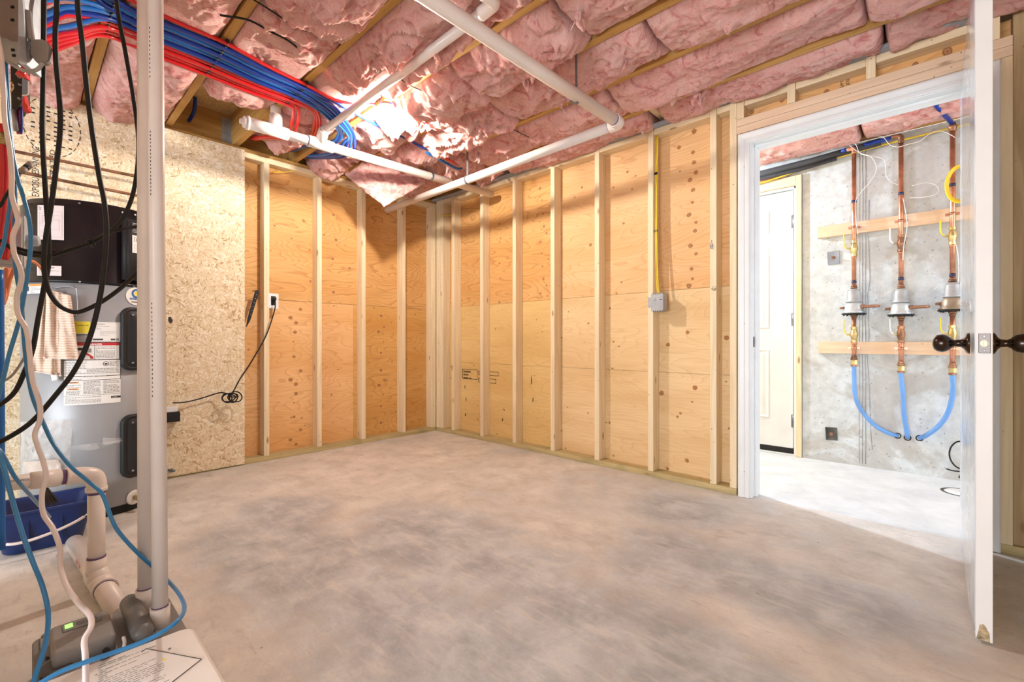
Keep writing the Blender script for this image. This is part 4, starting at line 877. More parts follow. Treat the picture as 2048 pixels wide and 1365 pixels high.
MB().box((.0135, ya, p.z-.055), (.085, yb, p.z+.008)).build('black_case', BLACKP, t, bevel=.003)
MB().box((.0135, ya, p.z+.0085), (.075, yb-.012, p.z+.042)).build('white_top', WHITE, t, bevel=.003)
# black level / bracket leaning between OSB and stud
a, b = onx(513, 583, -.01), onx(492, 655, -.01); d = (b-a)
mb = MB(); mb.prism([a+V((.012,-.010,0)), a+V((.012,.016,0)), a+d*.8+V((.012,.012,0)), b+V((.012,.0,0)), a+d*.75+V((.012,-.008,0))], V((-.012,0,0)))
for k in range(6): q = a+d*(.1+.11*k); mb.cyl(q+V((.013,.003,0)), q+V((.0145,.003,0)), .003, seg=8, m=1)
mb.tube([a+V((.006,-.03,-.002)), a+V((.006,.01,.006))], .003, 6)
tag(mb.build('metal_bracket', [BLACKP, STEEL]), 'black slanted metal bracket sticking out between the OSB edge and the first stud', 'bracket')
# copper pipes across the OSB
for (pa, pb, t_) in (((40,305),(282,355),'upper'),((48,346),(282,393),'lower')):
    a, b = at(*pa, 2.62), at(*pb, 3.02)
    a = onx(*pa, .09); b = onx(*pb, .09); q = b+(b-a).normalized()*.10
    pts = [a-(b-a).normalized()*.8, a, b, q]
    if t_ == 'lower': pts += [q+V((0,.01,-.01)), q+V((0,.012,-.15))]
    o = tag(MB().tube(pts, .0085, 12).build('copper_pipe', COPPERD), t_+' thin brown copper pipe crossing the OSB above the water heater', 'pipe')
p = onx(341, 940, .012); mb = MB().cyl(V((.0125,p.y-.01,p.z)), V((.05,p.y+.015,p.z-.004)), .007, seg=10); mb.cyl(V((.030,p.y,p.z-.002)), V((.036,p.y+.003,p.z-.002)), .014, seg=6)
tag(mb.build('wall_bolt', STEEL), 'small steel bolt end low on the OSB beside the tall pipes', 'bolt')
# ================================================================== WATER HEATER
HC = V((.315, -2.560, 0)); HR = .280; ZS, ZTOP = 1.187, 1.600
t = thing('water_heater', HC, 'tall heat pump water heater, grey tank under a black top, in front of the OSB', 'water heater')
HEAT = t
MB().lathe([(HR-.02,.0),(HR-.02,.05),(HR-.008,.05)], HC, seg=64).build('base_ring', BLACKP, t)
MB().lathe([(0,.045),(HR-.008,.045),(HR,.055),(HR,ZS-.002),(0,ZS-.002)], HC, seg=96).build('tank', GREYT, t)
MB().lathe([(0,ZS),(HR+.004,ZS),(HR+.004,ZS+.01),(HR+.002,ZS+.012),(HR+.002,ZTOP-.03),(HR-.005,ZTOP-.028),(HR-.012,ZTOP-.003),(HR-.025,ZTOP),(0,ZTOP)], HC, seg=96).build('black_shroud', BLACKG, t)
def hp(px, py, off=0.0):
    r = ray(px, py); R_ = HR+off; dx, dy = CAM.x-HC.x, CAM.y-HC.y
    a = r.x**2+r.y**2; b = 2*(dx*r.x+dy*r.y); c = dx*dx+dy*dy-R_*R_; D = b*b-4*a*c
    k = (-b-math.sqrt(max(D, 0)))/(2*a); return CAM+r*k
def hang(px, py): p = hp(px, py); return math.atan2(p.y-HC.y, p.x-HC.x), p.z
def cylfn(th0, z0, off):
    return lambda x, y: V((HC.x+(HR+off)*math.cos(th0+x/HR), HC.y+(HR+off)*math.sin(th0+x/HR), z0+y))
def patch(mb, fn, x0, y0, x1, y1, m, n=10):
    mb.grid(lambda s, q: fn(x0+(x1-x0)*s, y0+(y1-y0)*q), n, 1, m, smooth=False)
class Label:
    def __init__(s, pxl, pyt, pxr, pyb, off=.0015):
        a, z1 = hang(pxl, pyt); b, _ = hang(pxr, (pyt+pyb)/2); _, z0 = hang(pxl, pyb)
        s.w = (b-a)*HR; s.h = z1-z0; s.f = lambda o: cylfn(a, z0, off+o); s.mb = MB()
        patch(s.mb, s.f(0), 0, 0, s.w, s.h, 0)
    def rect(s, x0, y0, x1, y1, m, o=.0004): patch(s.mb, s.f(o), x0*s.w, y0*s.h, x1*s.w, y1*s.h, m, 8)
    def text(s, tx, x, y, size, m, width=None, o=.0009, bold=.01): put_text(s.mb, tx, s.f(o), x*s.w, y*s.h, size, m, width and width*s.w, bold)
    def lines(s, x0, y0, x1, y1, n, m=3, fill=.45, seed=1):
        rn = random.Random(seed); hh = (y1-y0)/n
        for k in range(n):
            x = x0
            while x < x1-.02:
                wd = rn.uniform(.02, .07); e = min(x+wd, x1)
                patch(s.mb, s.f(.0004), x*s.w, (y0+(k+.3)*hh)*s.h, e*s.w, (y0+(k+.3+fill)*hh)*s.h, m, 1); x = e+.012
                if rn.random() < .03: break
    def frame(s, x0, y0, x1, y1, m, tw=.0015):
        a, b = tw/abs(s.w), tw/s.h
        for q in ((x0,y0,x1,y0+b),(x0,y1-b,x1,y1),(x0,y0,x0+a,y1),(x1-a,y0,x1,y1)): s.rect(*q, m)
    def done(s, label, base=None): o = s.mb.build('sticker', [base or PAPER, INK, LRED, LINE, LORG, LYEL, LBLU, WHITE], HEAT); o['label'] = label
L = Label(77, 411, 129, 480, .004); L.lines(.06, .86, .18, .97, 3, 1, .6); L.frame(.08, .08, .94, .82, 3, .0008); L.lines(.1, .40, .9, .78, 8, 3, .15); L.frame(.2,.5,.5,.7,3,.0008); L.frame(.55,.3,.85,.6,3,.0008); L.lines(.1,.1,.5,.3,5,3,.2); L.rect(.42,.79,.58,.81,1); L.done('pinkish wiring diagram sticker', PAPERP)
L = Label(76, 532, 124, 552, .004); L.text('IMPORTANT', .30, .74, .009, 1, .45); L.lines(.08, .1, .92, .66, 5); L.done('small white sticker reading IMPORTANT', PAPERP)
L = Label(54, 569, 88, 588, .002); L.rect(.2, .78, 1, 1, 4); L.lines(.3, .05, .95, .72, 5); L.rect(.05,.25,.2,.75,1); L.done('warning sticker with orange strip')
L = Label(140, 643, 181, 667, .002); L.rect(0, 0, 1, 1, 5); L.rect(0,-.05,1,.35,0,.0002); L.rect(.0,.1,.45,.35,5); L.text('CONTRACTOR', .3, .62, .008, 1, .62); L.lines(.1,.8,.8,.95,2,1,.4); L.rect(.1,.58,.24,.72,1); L.done('yellow sticker partly behind the towel')
L = Label(182, 644, 240, 684, .002); L.frame(.03, .04, .97, .96, 3, .0008); L.lines(.2,.84,.8,.93,1); L.lines(.08,.62,.92,.82,3,3,.3); L.lines(.3,.3,.9,.55,4,3,.25); L.rect(.06,.08,.4,.16,1); L.rect(.66,.08,.82,.16,1); L.rect(.85,.06,.95,.18,3); L.done('white rating plate sticker')
L = Label(151, 686, 238, 720, .002); L.rect(-.01,-.03,1.01,1.03,1,-.0004); L.rect(0, .83, 1, 1, 2); L.text('DANGER', .30, .855, .0115, 7, .30, bold=.03); L.rect(.425,.0,.435,.83,1); L.lines(.46,.05,.9,.78,9,1,.28,4)
L.rect(.05,.55,.2,.7,1); L.rect(.22,.42,.36,.66,3)
fL = L.f(.0006); L.mb.add([fL(.12*L.w,.05*L.h), fL(.40*L.w,.03*L.h), fL(.40*L.w,.16*L.h), fL(.25*L.w,.42*L.h), fL(.14*L.w,.40*L.h)], [(0,1,2,3,4)], 2); L.done('DANGER sticker with red band')
L = Label(128, 722, 240, 762, .002); L.rect(-.012,-.03,1.012,1.03,1,-.0004); L.lines(.02, .30, .40, .96, 8, 3, .4, 2); L.lines(.4, .30, .97, .60, 4, 3, .4, 3); L.lines(.80,.66,.97,.95,4); L.rect(.0,.17,1,.205,1); L.rect(.33,.14,.73,.24,0,.0005); L.text('IMPORTANT / IMPORTANTE', .34, .155, .0075, 1, .38, .0010); L.lines(.05,.02,.97,.12,2)
fL = L.f(.0006); 
for rr_, m_ in ((1, 1), (.78, 0)):
    L.mb.grid(lambda s, q: L.f(.0005 if m_ else .0008)((.735+.055*rr_*q*math.cos(s*6.2832))*L.w, .81*L.h+.055*rr_*L.w*q*math.sin(s*6.2832)), 20, 1, m_, False)
L.rect(.71,.76,.76,.85,1,.0010); L.done('white instruction sticker with round manual symbol')
L = Label(128, 763, 241, 812, .002); L.lines(.34, .42, .64, .97, 10, 3, .5, 5); L.lines(.68, .42, .98, .97, 9, 3, .5, 6); L.lines(.04,.42,.30,.60,4,3,.5,7); L.lines(.04,.70,.30,.84,3); L.rect(.06,.90,.26,.96,4); L.rect(.06,.63,.26,.69,4); L.text('WARNING',.09,.905,.007,1,.14); L.text('CAUTION',.09,.635,.007,1,.14); L.rect(0,.38,1,.39,1); L.lines(.03,.06,.65,.34,5,3,.4,8); L.rect(.82,.20,1.0,.29,1); L.text('ACWH', .84,.215,.008,7,.09,.0012); L.done('lower white warning sticker with two orange strips')
# round logo
a0, z0 = hang(271, 593); mb = MB(); fr_ = lambda o: cylfn(a0, z0, o)
def rdisc(r0, r1, m, o, a1=0, a2=6.2832): mb.grid(lambda s, q: fr_(o)(math.cos(a1+(a2-a1)*s)*(r0+(r1-r0)*q), math.sin(a1+(a2-a1)*s)*(r0+(r1-r0)*q)), 28, 2, m, False)
rdisc(0, .047, 0, .002)
mbx = mb
fr2 = lambda o: cylfn(a0+.004/HR, z0+.014, o); frs = fr_; fr_ = fr2
rdisc(.015, .025, 1, .0025, .5, 5.8); rdisc(0, .012, 2, .0025); fr_ = frs
put_text(mb, 'state', fr_(.0026), -.030, -.020, .021, 1, .060, .03); rdisc_ = None
patch(mb, fr_(.0024), -.022, -.034, .022, -.029, 3)
o = mb.build('round_logo', [PAPER, LBLU, LYEL, INK], t); o['label'] = 'round white logo sticker reading state'
# access covers
def cover(pxl, pyt, pxr, pyb):
    a, z1 = hang(pxl, pyt); _, z0_ = hang(pxl, pyb); wd = .135; h = z1-z0_; f = cylfn(a, z0_, 0)
    def rr2(k, ins, rad=.045):       # rounded rect loop
        n = 48; q = 2*math.pi*k/n; hx, hy = wd/2-ins, h/2-ins; r = max(rad-ins, .005)
        cx_ = (hx-r)*(1 if math.cos(q) >= 0 else -1); cy_ = (hy-r)*(1 if math.sin(q) >= 0 else -1)
        return wd/2+cx_+r*math.cos(q), h/2+cy_+r*math.sin(q)
    mb = MB(); prof = [(0, .001), (.0, .018), (.006, .024), (.016, .024), (.019, .020), (.024, .026), (.06, .028)]
    vs = []; n = 48
    for ins, o_ in prof:
        for k in range(n):
            x, y = rr2(k, ins); p = cylfn(a, z0_, o_)(x, y); vs.append(p)
    fs = [(i*n+k, i*n+(k+1)%n, (i+1)*n+(k+1)%n, (i+1)*n+k) for i in range(len(prof)-1) for k in range(n)]+[tuple(range((len(prof)-1)*n, len(prof)*n))]
    mb.add(vs, fs, 0, True)
    for yy in (.12, .88): p = cylfn(a, z0_, .0285)(wd*.30, h*yy); d_ = (p-V((HC.x, HC.y, p.z))).normalized(); mb.cyl(p, p+d_*.004, .0055, seg=10, m=1)
    return mb
o = cover(240, 614, 300, 742).build('access_cover', [BLACKP, STEEL], t); o['label'] = 'upper black element cover'
o = cover(240, 832, 300, 960).build('access_cover', [BLACKP, STEEL], t); o['label'] = 'lower black element cover'
# control panel on the shroud
a, z1 = hang(244, 437); _, z0_ = hang(246, 560); mb = MB(); f = cylfn(a, z0_, 0); h = z1-z0_
mb.slab(lambda s, q: cylfn(a, z0_, .026)(s*.15, q*h), 8, 2, (-.02, -.01, 0), 0); mb.slab(lambda s, q: cylfn(a, z0_, .030)(.012+s*.13, .012+q*(h-.024)), 8, 2, (-.02, -.01, 0), 0)
patch(mb, cylfn(a, z0_, .033), .028, h*.45, .11, h*.74, 1); patch(mb, cylfn(a, z0_, .0335), .036, h*.64, .075, h*.71, 3); patch(mb, cylfn(a, z0_, .0340), .038, h*.645, .073, h*.705, 1)
put_text(mb, '888', cylfn(a, z0_, .0345), .042, h*.65, .020, 3, .028)
for k in range(3): put_text(mb, 'o ---', cylfn(a, z0_, .0340), .034, h*(.57-.045*k), .009, 3, .022)
for k in range(7): patch(mb, cylfn(a, z0_, .0335), .028, h*(.93-.024*k), .028+.05*(.8+.2*(k%2)), h*(.938-.024*k), 2)
for yy in (-.045, .04): p = cylfn(a, z0_, .006)(.06, yy if yy < 0 else h+.03); 
o = mb.build('control_panel', [BLACKP, PAPER, BOXG, INK], t); o['label'] = 'control panel with small white display plate'
for px, py in ((55,403),(159,407),(245,425),(270,430),(160,564),(268,574),(58,535)):
    p = hp(px, py, .004); d_ = (p-V((HC.x, HC.y, p.z))).normalized(); MB().cyl(p-d_*.002, p+d_*.003, .0045, seg=10).build('screw', STEEL, t)
# drain valve
p = hp(268, 995, .001); d_ = (p-V((HC.x, HC.y, p.z))).normalized()
mb = MB().lathe([(0,.004),(.020,.004),(.024,.006),(.036,.004),(.038,0)], p, d_, 30, 0); mb.cyl(p+d_*.004, p+d_*.06, .011, seg=16, m=1); mb.cyl(p+d_*.03, p+d_*.045, .016, seg=8, m=1)
mb.build('drain_valve', [PAPER, BRASS], t)
# cable conduit loop at the towel (thin grey bracket) and towel
pts = [hp(105, 576, .012), hp(140, 574, .03), hp(153, 580, .03), hp(155, 600, .03), hp(155, 628, .03), hp(148, 634, .02)]
MB().tube(smooth(pts, 4), .0035, 8).build('wire_bracket', STEEL, t)
def towel(x0, y0, x1, y1, off, name_):
    def fn(s, q):
        px = x0[0]*(1-s)*(1-q)+x0[1]*s*(1-q)+x1[0]*(1-s)*q+x1[1]*s*q; py = y0[0]*(1-s)*(1-q)+y0[1]*s*(1-q)+y1[0]*(1-s)*q+y1[1]*s*q
        p = hp(px, py, off+.010*math.sin(s*9+q*2)+.006*math.sin(s*17-q*3)+.004*noise.noise(V((s*5, q*9, off*50)))); return p
    return fn
tw = thing('hand_towel', hp(110, 700, .04), 'tan waffle towel hanging on the grey tank', 'towel')
MB().slab(towel((84, 122), (590, 585), (64, 122), (742, 752), .022, ''), 20, 40, (-.006, 0, 0)).build('back_layer', TOWEL, tw)
MB().slab(towel((93, 142), (578, 592), (88, 158), (716, 718), .040, ''), 24, 40, (-.008, 0, 0)).build('front_layer', TOWEL, tw)
mb = MB().tube([towel((93, 142), (578, 592), (88, 158), (716, 718), .0405, '')(s/20, 1.0) for s in range(21)], .0045, 6); mb.tube([towel((84, 122), (590, 585), (64, 122), (742, 752), .0225, '')(s/20, 1.0) for s in range(21)], .004, 6)
o = mb.build('hem', plain('towel_hem', (.80,.66,.58), .8), tw)
mb = MB().slab(lambda s, q: hp(101+s*13+q*3, 748+q*15-s*2, .025), 3, 3, (-.002,0,0)); o = mb.build('care_tag', PAPER, tw); o['label'] = 'white care tag'
# plastic bag taped on the tank
def bagf(off, x0=33, x1=142, y0=845, y1=955):
    def fn(s, q):
        px = x0+(x1-x0)*s+(10*math.sin(q*5) if s < .3 else 2*math.sin(q*7)); py = y0+(y1-y0)*q-6*s*(1-q)
        return hp(max(px, 41), py, off*(.4+math.sin(math.pi*min(max(s,.02),.98))*.8)+.012*noise.noise(V((s*4, q*5, off*30)))+.006*noise.noise(V((s*13, q*11, off*9))))
    return fn
tb = thing('plastic_bag', hp(90, 950, .03), 'clear document bag taped low on the grey tank', 'bag')
MB().grid(bagf(.045), 26, 26).build('bag_front', BAG, tb); MB().grid(bagf(.010), 20, 20).build('bag_back', BAG, tb)
MB().slab(lambda s, q: hp(47+70*s+8*q, 925-6*s+25*q, .022+.008*math.sin(s*4)), 10, 4, (-.004, 0, 0)).build('folded_manual', plain('manual_paper', (.62,.52,.44), .7), tb)
mb = MB(); mb.grid(lambda s, q: hp(142+138*s, 893-18*s+q*(5+8*abs(math.sin(s*5))), .006+.004*noise.noise(V((s*9, q*3, 2)))), 30, 3); mb.grid(lambda s, q: hp(205+60*s, 876+q*(12*(1-s)+3), .012+.01*q), 14, 3); mb.build('tape_strip', BAG, tb)
# ================================================================== HANGING CABLES AND HOSES (left foreground)
def path(pz): return [at(x, y, z) for x, y, z in pz]
Z0 = 1.34
wire('hanging_cable', [V((1.46,-2.78,2.36))]+path([(88,-20,1.34),(87,140,1.34),(85,270,1.34),(92,395,1.36),(97,470,1.37),(97,530,1.37),(88,575,1.36),(76,640,1.36),(66,697,1.34),(50,742,1.33),(25,790,1.31),(-30,830,1.28)]), .0062, BLACK, 'thick black cable hanging furthest left, behind the looped one', 'cable', 8, 12)
wire('hanging_cable', path([(117,-190,1.30),(114,0,1.30),(111,60,1.30),(112,120,1.30),(121,240,1.30),(112,340,1.30),(101,420,1.30),(92,475,1.30),(88,530,1.30),(95,575,1.31),(112,605,1.32),(135,621,1.34),(160,624,1.36),(200,606,1.40),(235,582,1.44),(262,558,1.48),(283,535,1.50),(302,500,1.52),(306,440,1.52),(306,300,1.52),(304,100,1.52),(303,-60,1.52)]), .0062, BLACK, 'thick black cable making a low loop in front of the towel', 'cable', 8, 12)
wire('hanging_cable', path([(150,-200,1.27),(155,0,1.27),(164,80,1.27),(180,230,1.27),(198,350,1.27),(208,400,1.27),(213,460,1.27),(208,540,1.27),(197,610,1.27),(178,680,1.26),(150,740,1.25),(112,790,1.24),(70,838,1.23),(30,868,1.22),(-40,905,1.2)]), .0062, BLACK, 'thick black cable crossing the heater stickers down to the left edge', 'cable', 8, 12)
wire('hanging_cable', path([(218,-200,1.45),(233,0,1.45),(250,100,1.45),(266,190,1.45),(277,285,1.44),(270,370,1.44),(252,425,1.43),(225,460,1.42),(185,484,1.42),(140,500,1.41),(95,512,1.40),(40,506,1.38),(0,480,1.36),(-60,440,1.33)]), .0058, BLACK, 'thick black cable curving right to left in front of the black heater top', 'cable', 8, 12)
wire('hanging_cable', path([(300,300,1.56),(302,400,1.56),(298,442,1.56),(275,453,1.55),(238,460,1.5),(200,474,1.46),(160,490,1.43),(120,503,1.42),(70,505,1.40),(20,492,1.38),(-60,465,1.34)]), .0052, BLACK, 'thinner black cable tied to the curving one and passing behind the tall pipes', 'cable', 8, 12)
p = at(183, 487, 1.41); mb = MB(); mb.tube([p+V((.010*math.cos(a)*.6, .010*math.cos(a)*.6, .011*math.sin(a))) for a in [k*.7 for k in range(10)]], .003, 6); mb.tube([p+V((0,0,-.008)), at(190, 493, 1.39)], .004, 6)
tag(mb.build('cable_tie', BLACKP), 'black tie around the two curving cables', 'cable tie')
wire('water_hose', path([(-10,140,1.24),(6,150,1.24),(14,220,1.24),(24,300,1.24),(36,360,1.24),(50,405,1.24),(60,450,1.24),(61,495,1.24),(55,550,1.24),(46,605,1.24),(38,644,1.24),(18,711,1.23),(6,761,1.22),(-20,850,1.2)]), .0048, BLUET, 'blue hose bulging right in front of the black heater top', 'hose', 8, 10)
wire('water_hose', path([(12,120,1.30),(18,230,1.30),(24,330,1.30),(22,390,1.30),(14,450,1.29),(4,500,1.29),(-25,560,1.28)]), .0048, BLUET, 'blue hose leaving to the left edge above the grey box', 'hose', 8, 10)
wire('water_hose', path([(7,150,1.33),(20,250,1.33),(28,340,1.33),(30,420,1.33),(28,480,1.33),(32,540,1.33),(42,600,1.33),(46,650,1.33),(52,720,1.33),(64,790,1.32),(86,845,1.31),(108,890,1.30),(140,932,1.28),(180,966,1.26),(205,990,1.26),(222,1035,1.26),(238,1065,1.27),(275,1106,1.30),(315,1142,1.34),(345,1172,1.30),(362,1195,1.22),(369,1218,1.14),(358,1240,1.08),(330,1262,1.05),(285,1285,1.02),(230,1305,.99),(180,1322,.96),(120,1345,.93),(60,1380,.9)]), .0050, BLUET, 'long blue hose passing the white elbow and looping over the pump lid', 'hose', 8, 10)
wire('water_hose', path([(-15,880,1.12),(6,930,1.12),(22,990,1.12),(44,1065,1.11),(66,1125,1.11),(84,1170,1.10),(95,1215,1.09),(96,1255,1.07),(88,1300,1.04),(72,1350,1.01),(55,1400,.98)]), .0050, BLUET, 'blue hose descending at the lower left past the blue bin', 'hose', 8, 10)
wire('water_hose', path([(-10,890,1.2),(8,915,1.2),(30,955,1.22),(55,985,1.3),(85,1018,1.45),(100,1035,1.55)]), .0048, BLUET, 'short blue hose ending inside the blue bin', 'hose', 8, 10)
wire('vinyl_hose', path([(-8,60,1.18),(2,110,1.18),(7,180,1.18),(10,240,1.18),(20,300,1.18),(24,350,1.18),(24,390,1.18),(34,430,1.18),(36,446,1.18),(26,472,1.18),(28,505,1.18),(40,535,1.18),(43,560,1.18),(34,595,1.18),(37,630,1.18),(53,660,1.18),(59,705,1.18),(65,760,1.18),(79,806,1.18),(80,840,1.18),(70,868,1.18),(75,892,1.18),(87,925,1.18),(92,955,1.18),(84,990,1.17),(87,1028,1.16),(106,1058,1.15),(120,1097,1.14),(121,1135,1.12),(133,1172,1.10),(156,1206,1.07),(180,1232,1.04),(182,1255,1.01),(169,1280,.99),(171,1318,.97),(172,1400,.95)]), .0056, HOSEW, 'pinkish white wavy hose hanging in front of everything at the left', 'hose', 8, 12)
wire('vinyl_hose', path([(60,690,1.6),(45,722,1.6),(20,755,1.58),(-20,775,1.55)]), .004, plain('grey_hose', (.30,.27,.25), .4), 'thin greyish hose going left beside the towel', 'hose')
wire('supply_tube', path([(3,250,1.36),(8,330,1.36),(4,420,1.36),(-8,500,1.36)]), .0125, REDA, 'wide red water tube at the left edge above the grey box', 'water tube', 8, 14)
wire('supply_tube', path([(16,250,1.42),(22,340,1.42),(17,460,1.42),(10,520,1.42)]), .0085, REDA, 'narrower red water tube beside the wide one', 'water tube', 8, 12)
wire('supply_tube', path([(-2,540,1.40),(-1,700,1.40),(0,850,1.40),(0,900,1.40),(1,1100,1.38)]), .011, BLUEA, 'bright blue water tube running straight down the left edge', 'water tube', 6, 14)
# brass couplings on the wide red tube
p = at(8, 268, 1.36); tag(MB().cyl(p, p+V((0,0,-.035)), .014, seg=16).cyl(p+V((0,0,-.012)), p+V((0,0,-.020)), .016, seg=16).build('brass_coupling', BRASS), 'brass coupling at the top of the wide red tube', 'coupling')
# orange cables
wire('orange_cable', path([(-10,600,1.5),(2,560,1.5),(14,538,1.5),(9,570,1.5),(5,600,1.49),(8,606,1.48),(14,560,1.5),(20,536,1.52)]), .0052, ORANGE, 'orange cable loop at the left edge under the grey box', 'cable')
wire('orange_cable', path([(30,532,1.5),(20,560,1.5),(12,595,1.49),(7,603,1.49),(3,570,1.5),(6,545,1.52)]), .0052, ORANGE, 'second orange cable loop hanging from the grey box', 'cable')
wire('orange_cable', path([(42,530,1.47),(52,524,1.48),(65,523,1.5),(78,532,1.55),(90,550,1.62),(96,575,1.72)]), .0045, ORANGE, 'orange cable arching from the grey box to behind the looped cable', 'cable')
# grey junction box with round knob
def camframe(px, py, Z):
    p = at(px, py, Z); return p
t = thing('junction_box', at(18, 535, 1.44), 'grey plastic electrical box with a round knob at the left edge', 'electrical box')
c = at(14, 482, 1.46); AX, AY, AZ = V((.0,1.0,0)), V((1,0,0)), V((0,0,1))
ax = V((.20,.98,0)).normalized(); ay = V((-.98,.20,0)).normalized()
MB().obox(c, ax, ay, AZ, .045, .03, .083).build('box_body', BOXG, t, bevel=.004)
MB().obox(c-ay*.033, ax, ay, AZ, .041, .004, .078).build('box_cover', plain('box_cover_grey', (.50,.51,.52), .5), t, bevel=.003)
MB().lathe([(0,.030),(.012,.030),(.017,.026),(.018,0)], c+ax*.045+V((0,0,.008)), ax, 24).build('knob', plain('pale_blue_grey', (.50,.58,.64), .4), t)
MB().lathe([(.021,.001),(.019,.003),(.017,.001)], c-ay*.038+V((0,0,-.045)), -ay, 24).build('knockout', BOXG, t)
# metal panel and manifold at the top left, mounted on a board just outside the frame
t = thing('steel_enclosure', at(20, 115, 1.25), 'grey steel enclosure with punched holes in the top left corner', 'metal box')
a = at(-60, -60, 1.27); P1 = at(37, 60, 1.27)
mb = MB(); e = V((.0,0,0)); q = [at(-120,-120,1.27), at(37,-120,1.27), at(37,84,1.27), at(-120,70,1.27)]
mb.prism(q, V((-.05,.02,0))); mb.build('side_panel', plain('pinkish_steel', (.36,.29,.28), .5, .2), t)
mb = MB(); mb.prism([at(36,-120,1.25), at(57,-120,1.29), at(57,78,1.29), at(62,84,1.29), at(54,130,1.27), at(36,126,1.25)], V((-.06,.03,0))); mb.build('corner_flange', GALV, t, bevel=.002)
mb = MB(); mb.prism([at(-20,72,1.255), at(12,76,1.255), at(24,83,1.255), at(37,84,1.255), at(37,132,1.255), at(10,118,1.255), at(-20,112,1.255)], V((-.01,.005,0))); mb.build('lower_bracket', GALV, t)
mb = MB()
for px, py in ((25,14),(25,40),(26,100),(28,111),(0,88)): mb.obox(at(px,py,1.2535 if py > 70 else 1.2685), V((-.68,.73,0)), V((.73,.68,0)), AZ, .0015, .004, .003)
mb.build('punched_hole', BLACKP, t)
mb = MB(); mb.tube(smooth([at(56,22,1.285), at(60,60,1.285), at(64,82,1.285)], 5), .008, 10); mb.prism([at(60,78,1.28), at(84,78,1.28), at(93,82,1.28), at(97,92,1.28), at(94,118,1.28), at(90,124,1.28), at(70,122,1.28), at(60,108,1.28)], V((-.02,.01,0))); mb.build('rounded_tab', plain('warm_grey_metal', (.30,.27,.26), .65, 0), t, bevel=.003)
wire('bent_conduit', path([(-10,100,1.26),(15,122,1.26),(40,138,1.26),(60,143,1.26),(76,138,1.26),(86,126,1.26)]), .0048, plain('grey_tube', (.36,.35,.35), .5), 'grey bent tube under the steel enclosure', 'tube', 6, 10)
t = thing('valve_manifold', at(32, 300, 1.52), 'black water manifold with red valve handles at the left edge', 'manifold')
mb = MB(); mb.prism([at(20,120,1.52), at(44,120,1.52), at(44,200,1.52), at(33,222,1.52), at(22,222,1.52)], V((-.04,.02,0))); mb.build('manifold_body', BLACKP, t, bevel=.003)
p = at(27, 177, 1.51); mb = MB(); mb.tube([p+V((.68,-.73,0)).normalized()*.012+V((.73,.68,0))*(.011*math.cos(a))+V((0,0,.018*math.sin(a))) for a in [k*.42 for k in range(16)]], .0025, 6); mb.build('brass_ring', BRASS, t)
for px, py in ((40,155),(41,170),(40,198),(36,150)): p = at(px,py,1.515); MB().lathe([(0,.006),(.004,.005),(.005,0)], p, (.68,-.73,0), 10).build('chrome_screw', STEEL, t)
MB().prism([at(44,138,1.5), at(53,148,1.5), at(52,156,1.5), at(41,152,1.5)], V((-.02,.01,0))).build('valve_handle', REDA, t, bevel=.002)
MB().prism([at(48,188,1.5), at(50,205,1.5), at(56,213,1.5), at(55,220,1.5), at(45,222,1.5), at(44,200,1.5)], V((-.02,.01,0))).build('valve_handle', REDA, t, bevel=.002)
MB().tube(smooth(path([(45,191,1.5),(54,190,1.5),(57,186,1.5),(57,162,1.5)]), 4), .002, 8).build('white_hook', WHITE, t)
for k in range(4): MB().tube(smooth(path([(34+3*k,215,1.53),(35+3*k,250,1.53),(36+2*k,268,1.53)]), 4), .0035, 8).build('small_hose', (REDA, BLUEB, REDA, BLUEB)[k], t)
MB().cyl(at(28,220,1.52), at(33,262,1.52), .007, seg=12).build('steel_stem', STEEL, t)
p, q = at(0, 415, 1.30), at(30, 375, 1.34)
wire('coax_cable', [at(-30,440,1.28), at(0,412,1.29), at(12,393,1.30), at(40,347,1.33)], .0042, BLACK, 'black cable with striped metal end pointing up at the left edge', 'cable')
a, b = at(42,344,1.335), at(62,328,1.37); dd = b-a; mb = MB().cyl(a, a+dd*.35, .0085, seg=14, m=0); mb.cyl(a+dd*.36, a+dd*.6, .0085, seg=14, m=1); mb.cyl(a+dd*.61, b, .0088, seg=14, m=0)
tag(mb.build('cable_end', [plain('tan_tape', (.35,.28,.22), .5), BLACKP]), 'striped fitting on the end of the black cable at the left', 'cable end')
tag(MB().box((1.15, -3.00, .0), (2.3, -2.98, 2.31)).build('backboard', OSB), 'upright OSB board outside the left edge carrying panel and manifold', 'board')
# ================================================================== BLUE BIN, DRAIN PIPES, PUMP
BC = at(88, 1040, 2.03); BC.z = 0
t = thing('blue_bin', BC, 'navy blue plastic bin with white handle on the floor beside the water heater', 'bin')
def rrect(k, hx, hy, r, n=40):
    q = 2*math.pi*k/n; c_, s_ = math.cos(q), math.sin(q)
    return ((hx-r)*(1 if c_ >= 0 else -1)+r*c_, (hy-r)*(1 if s_ >= 0 else -1)+r*s_)
mb = MB(); n = 40; vs = []
prof = [(.085,.11,.006),(.100,.128,.012),(.125,.160,.22),(.140,.176,.225),(.146,.182,.225),(.146,.182,.212),(.143,.179,.212)]
prof = [(.088,.115,.002),(.096,.124,.012),(.122,.158,.235),(.122,.158,.238),(.140,.176,.240),(.144,.180,.250),(.140,.176,.256),(.128,.164,.255),(.119,.155,.24),(.093,.121,.02),(.05,.06,.016)]
for hx, hy, z in prof:
    for k in range(n): x, y = rrect(k, hx, hy, .045); vs.append(BC+V((x, y, z*.80+(.018*math.cos(4*math.atan2(y, x)) if z > .2 else 0)+.03*(x/.14 if z > .2 else 0)*0)))
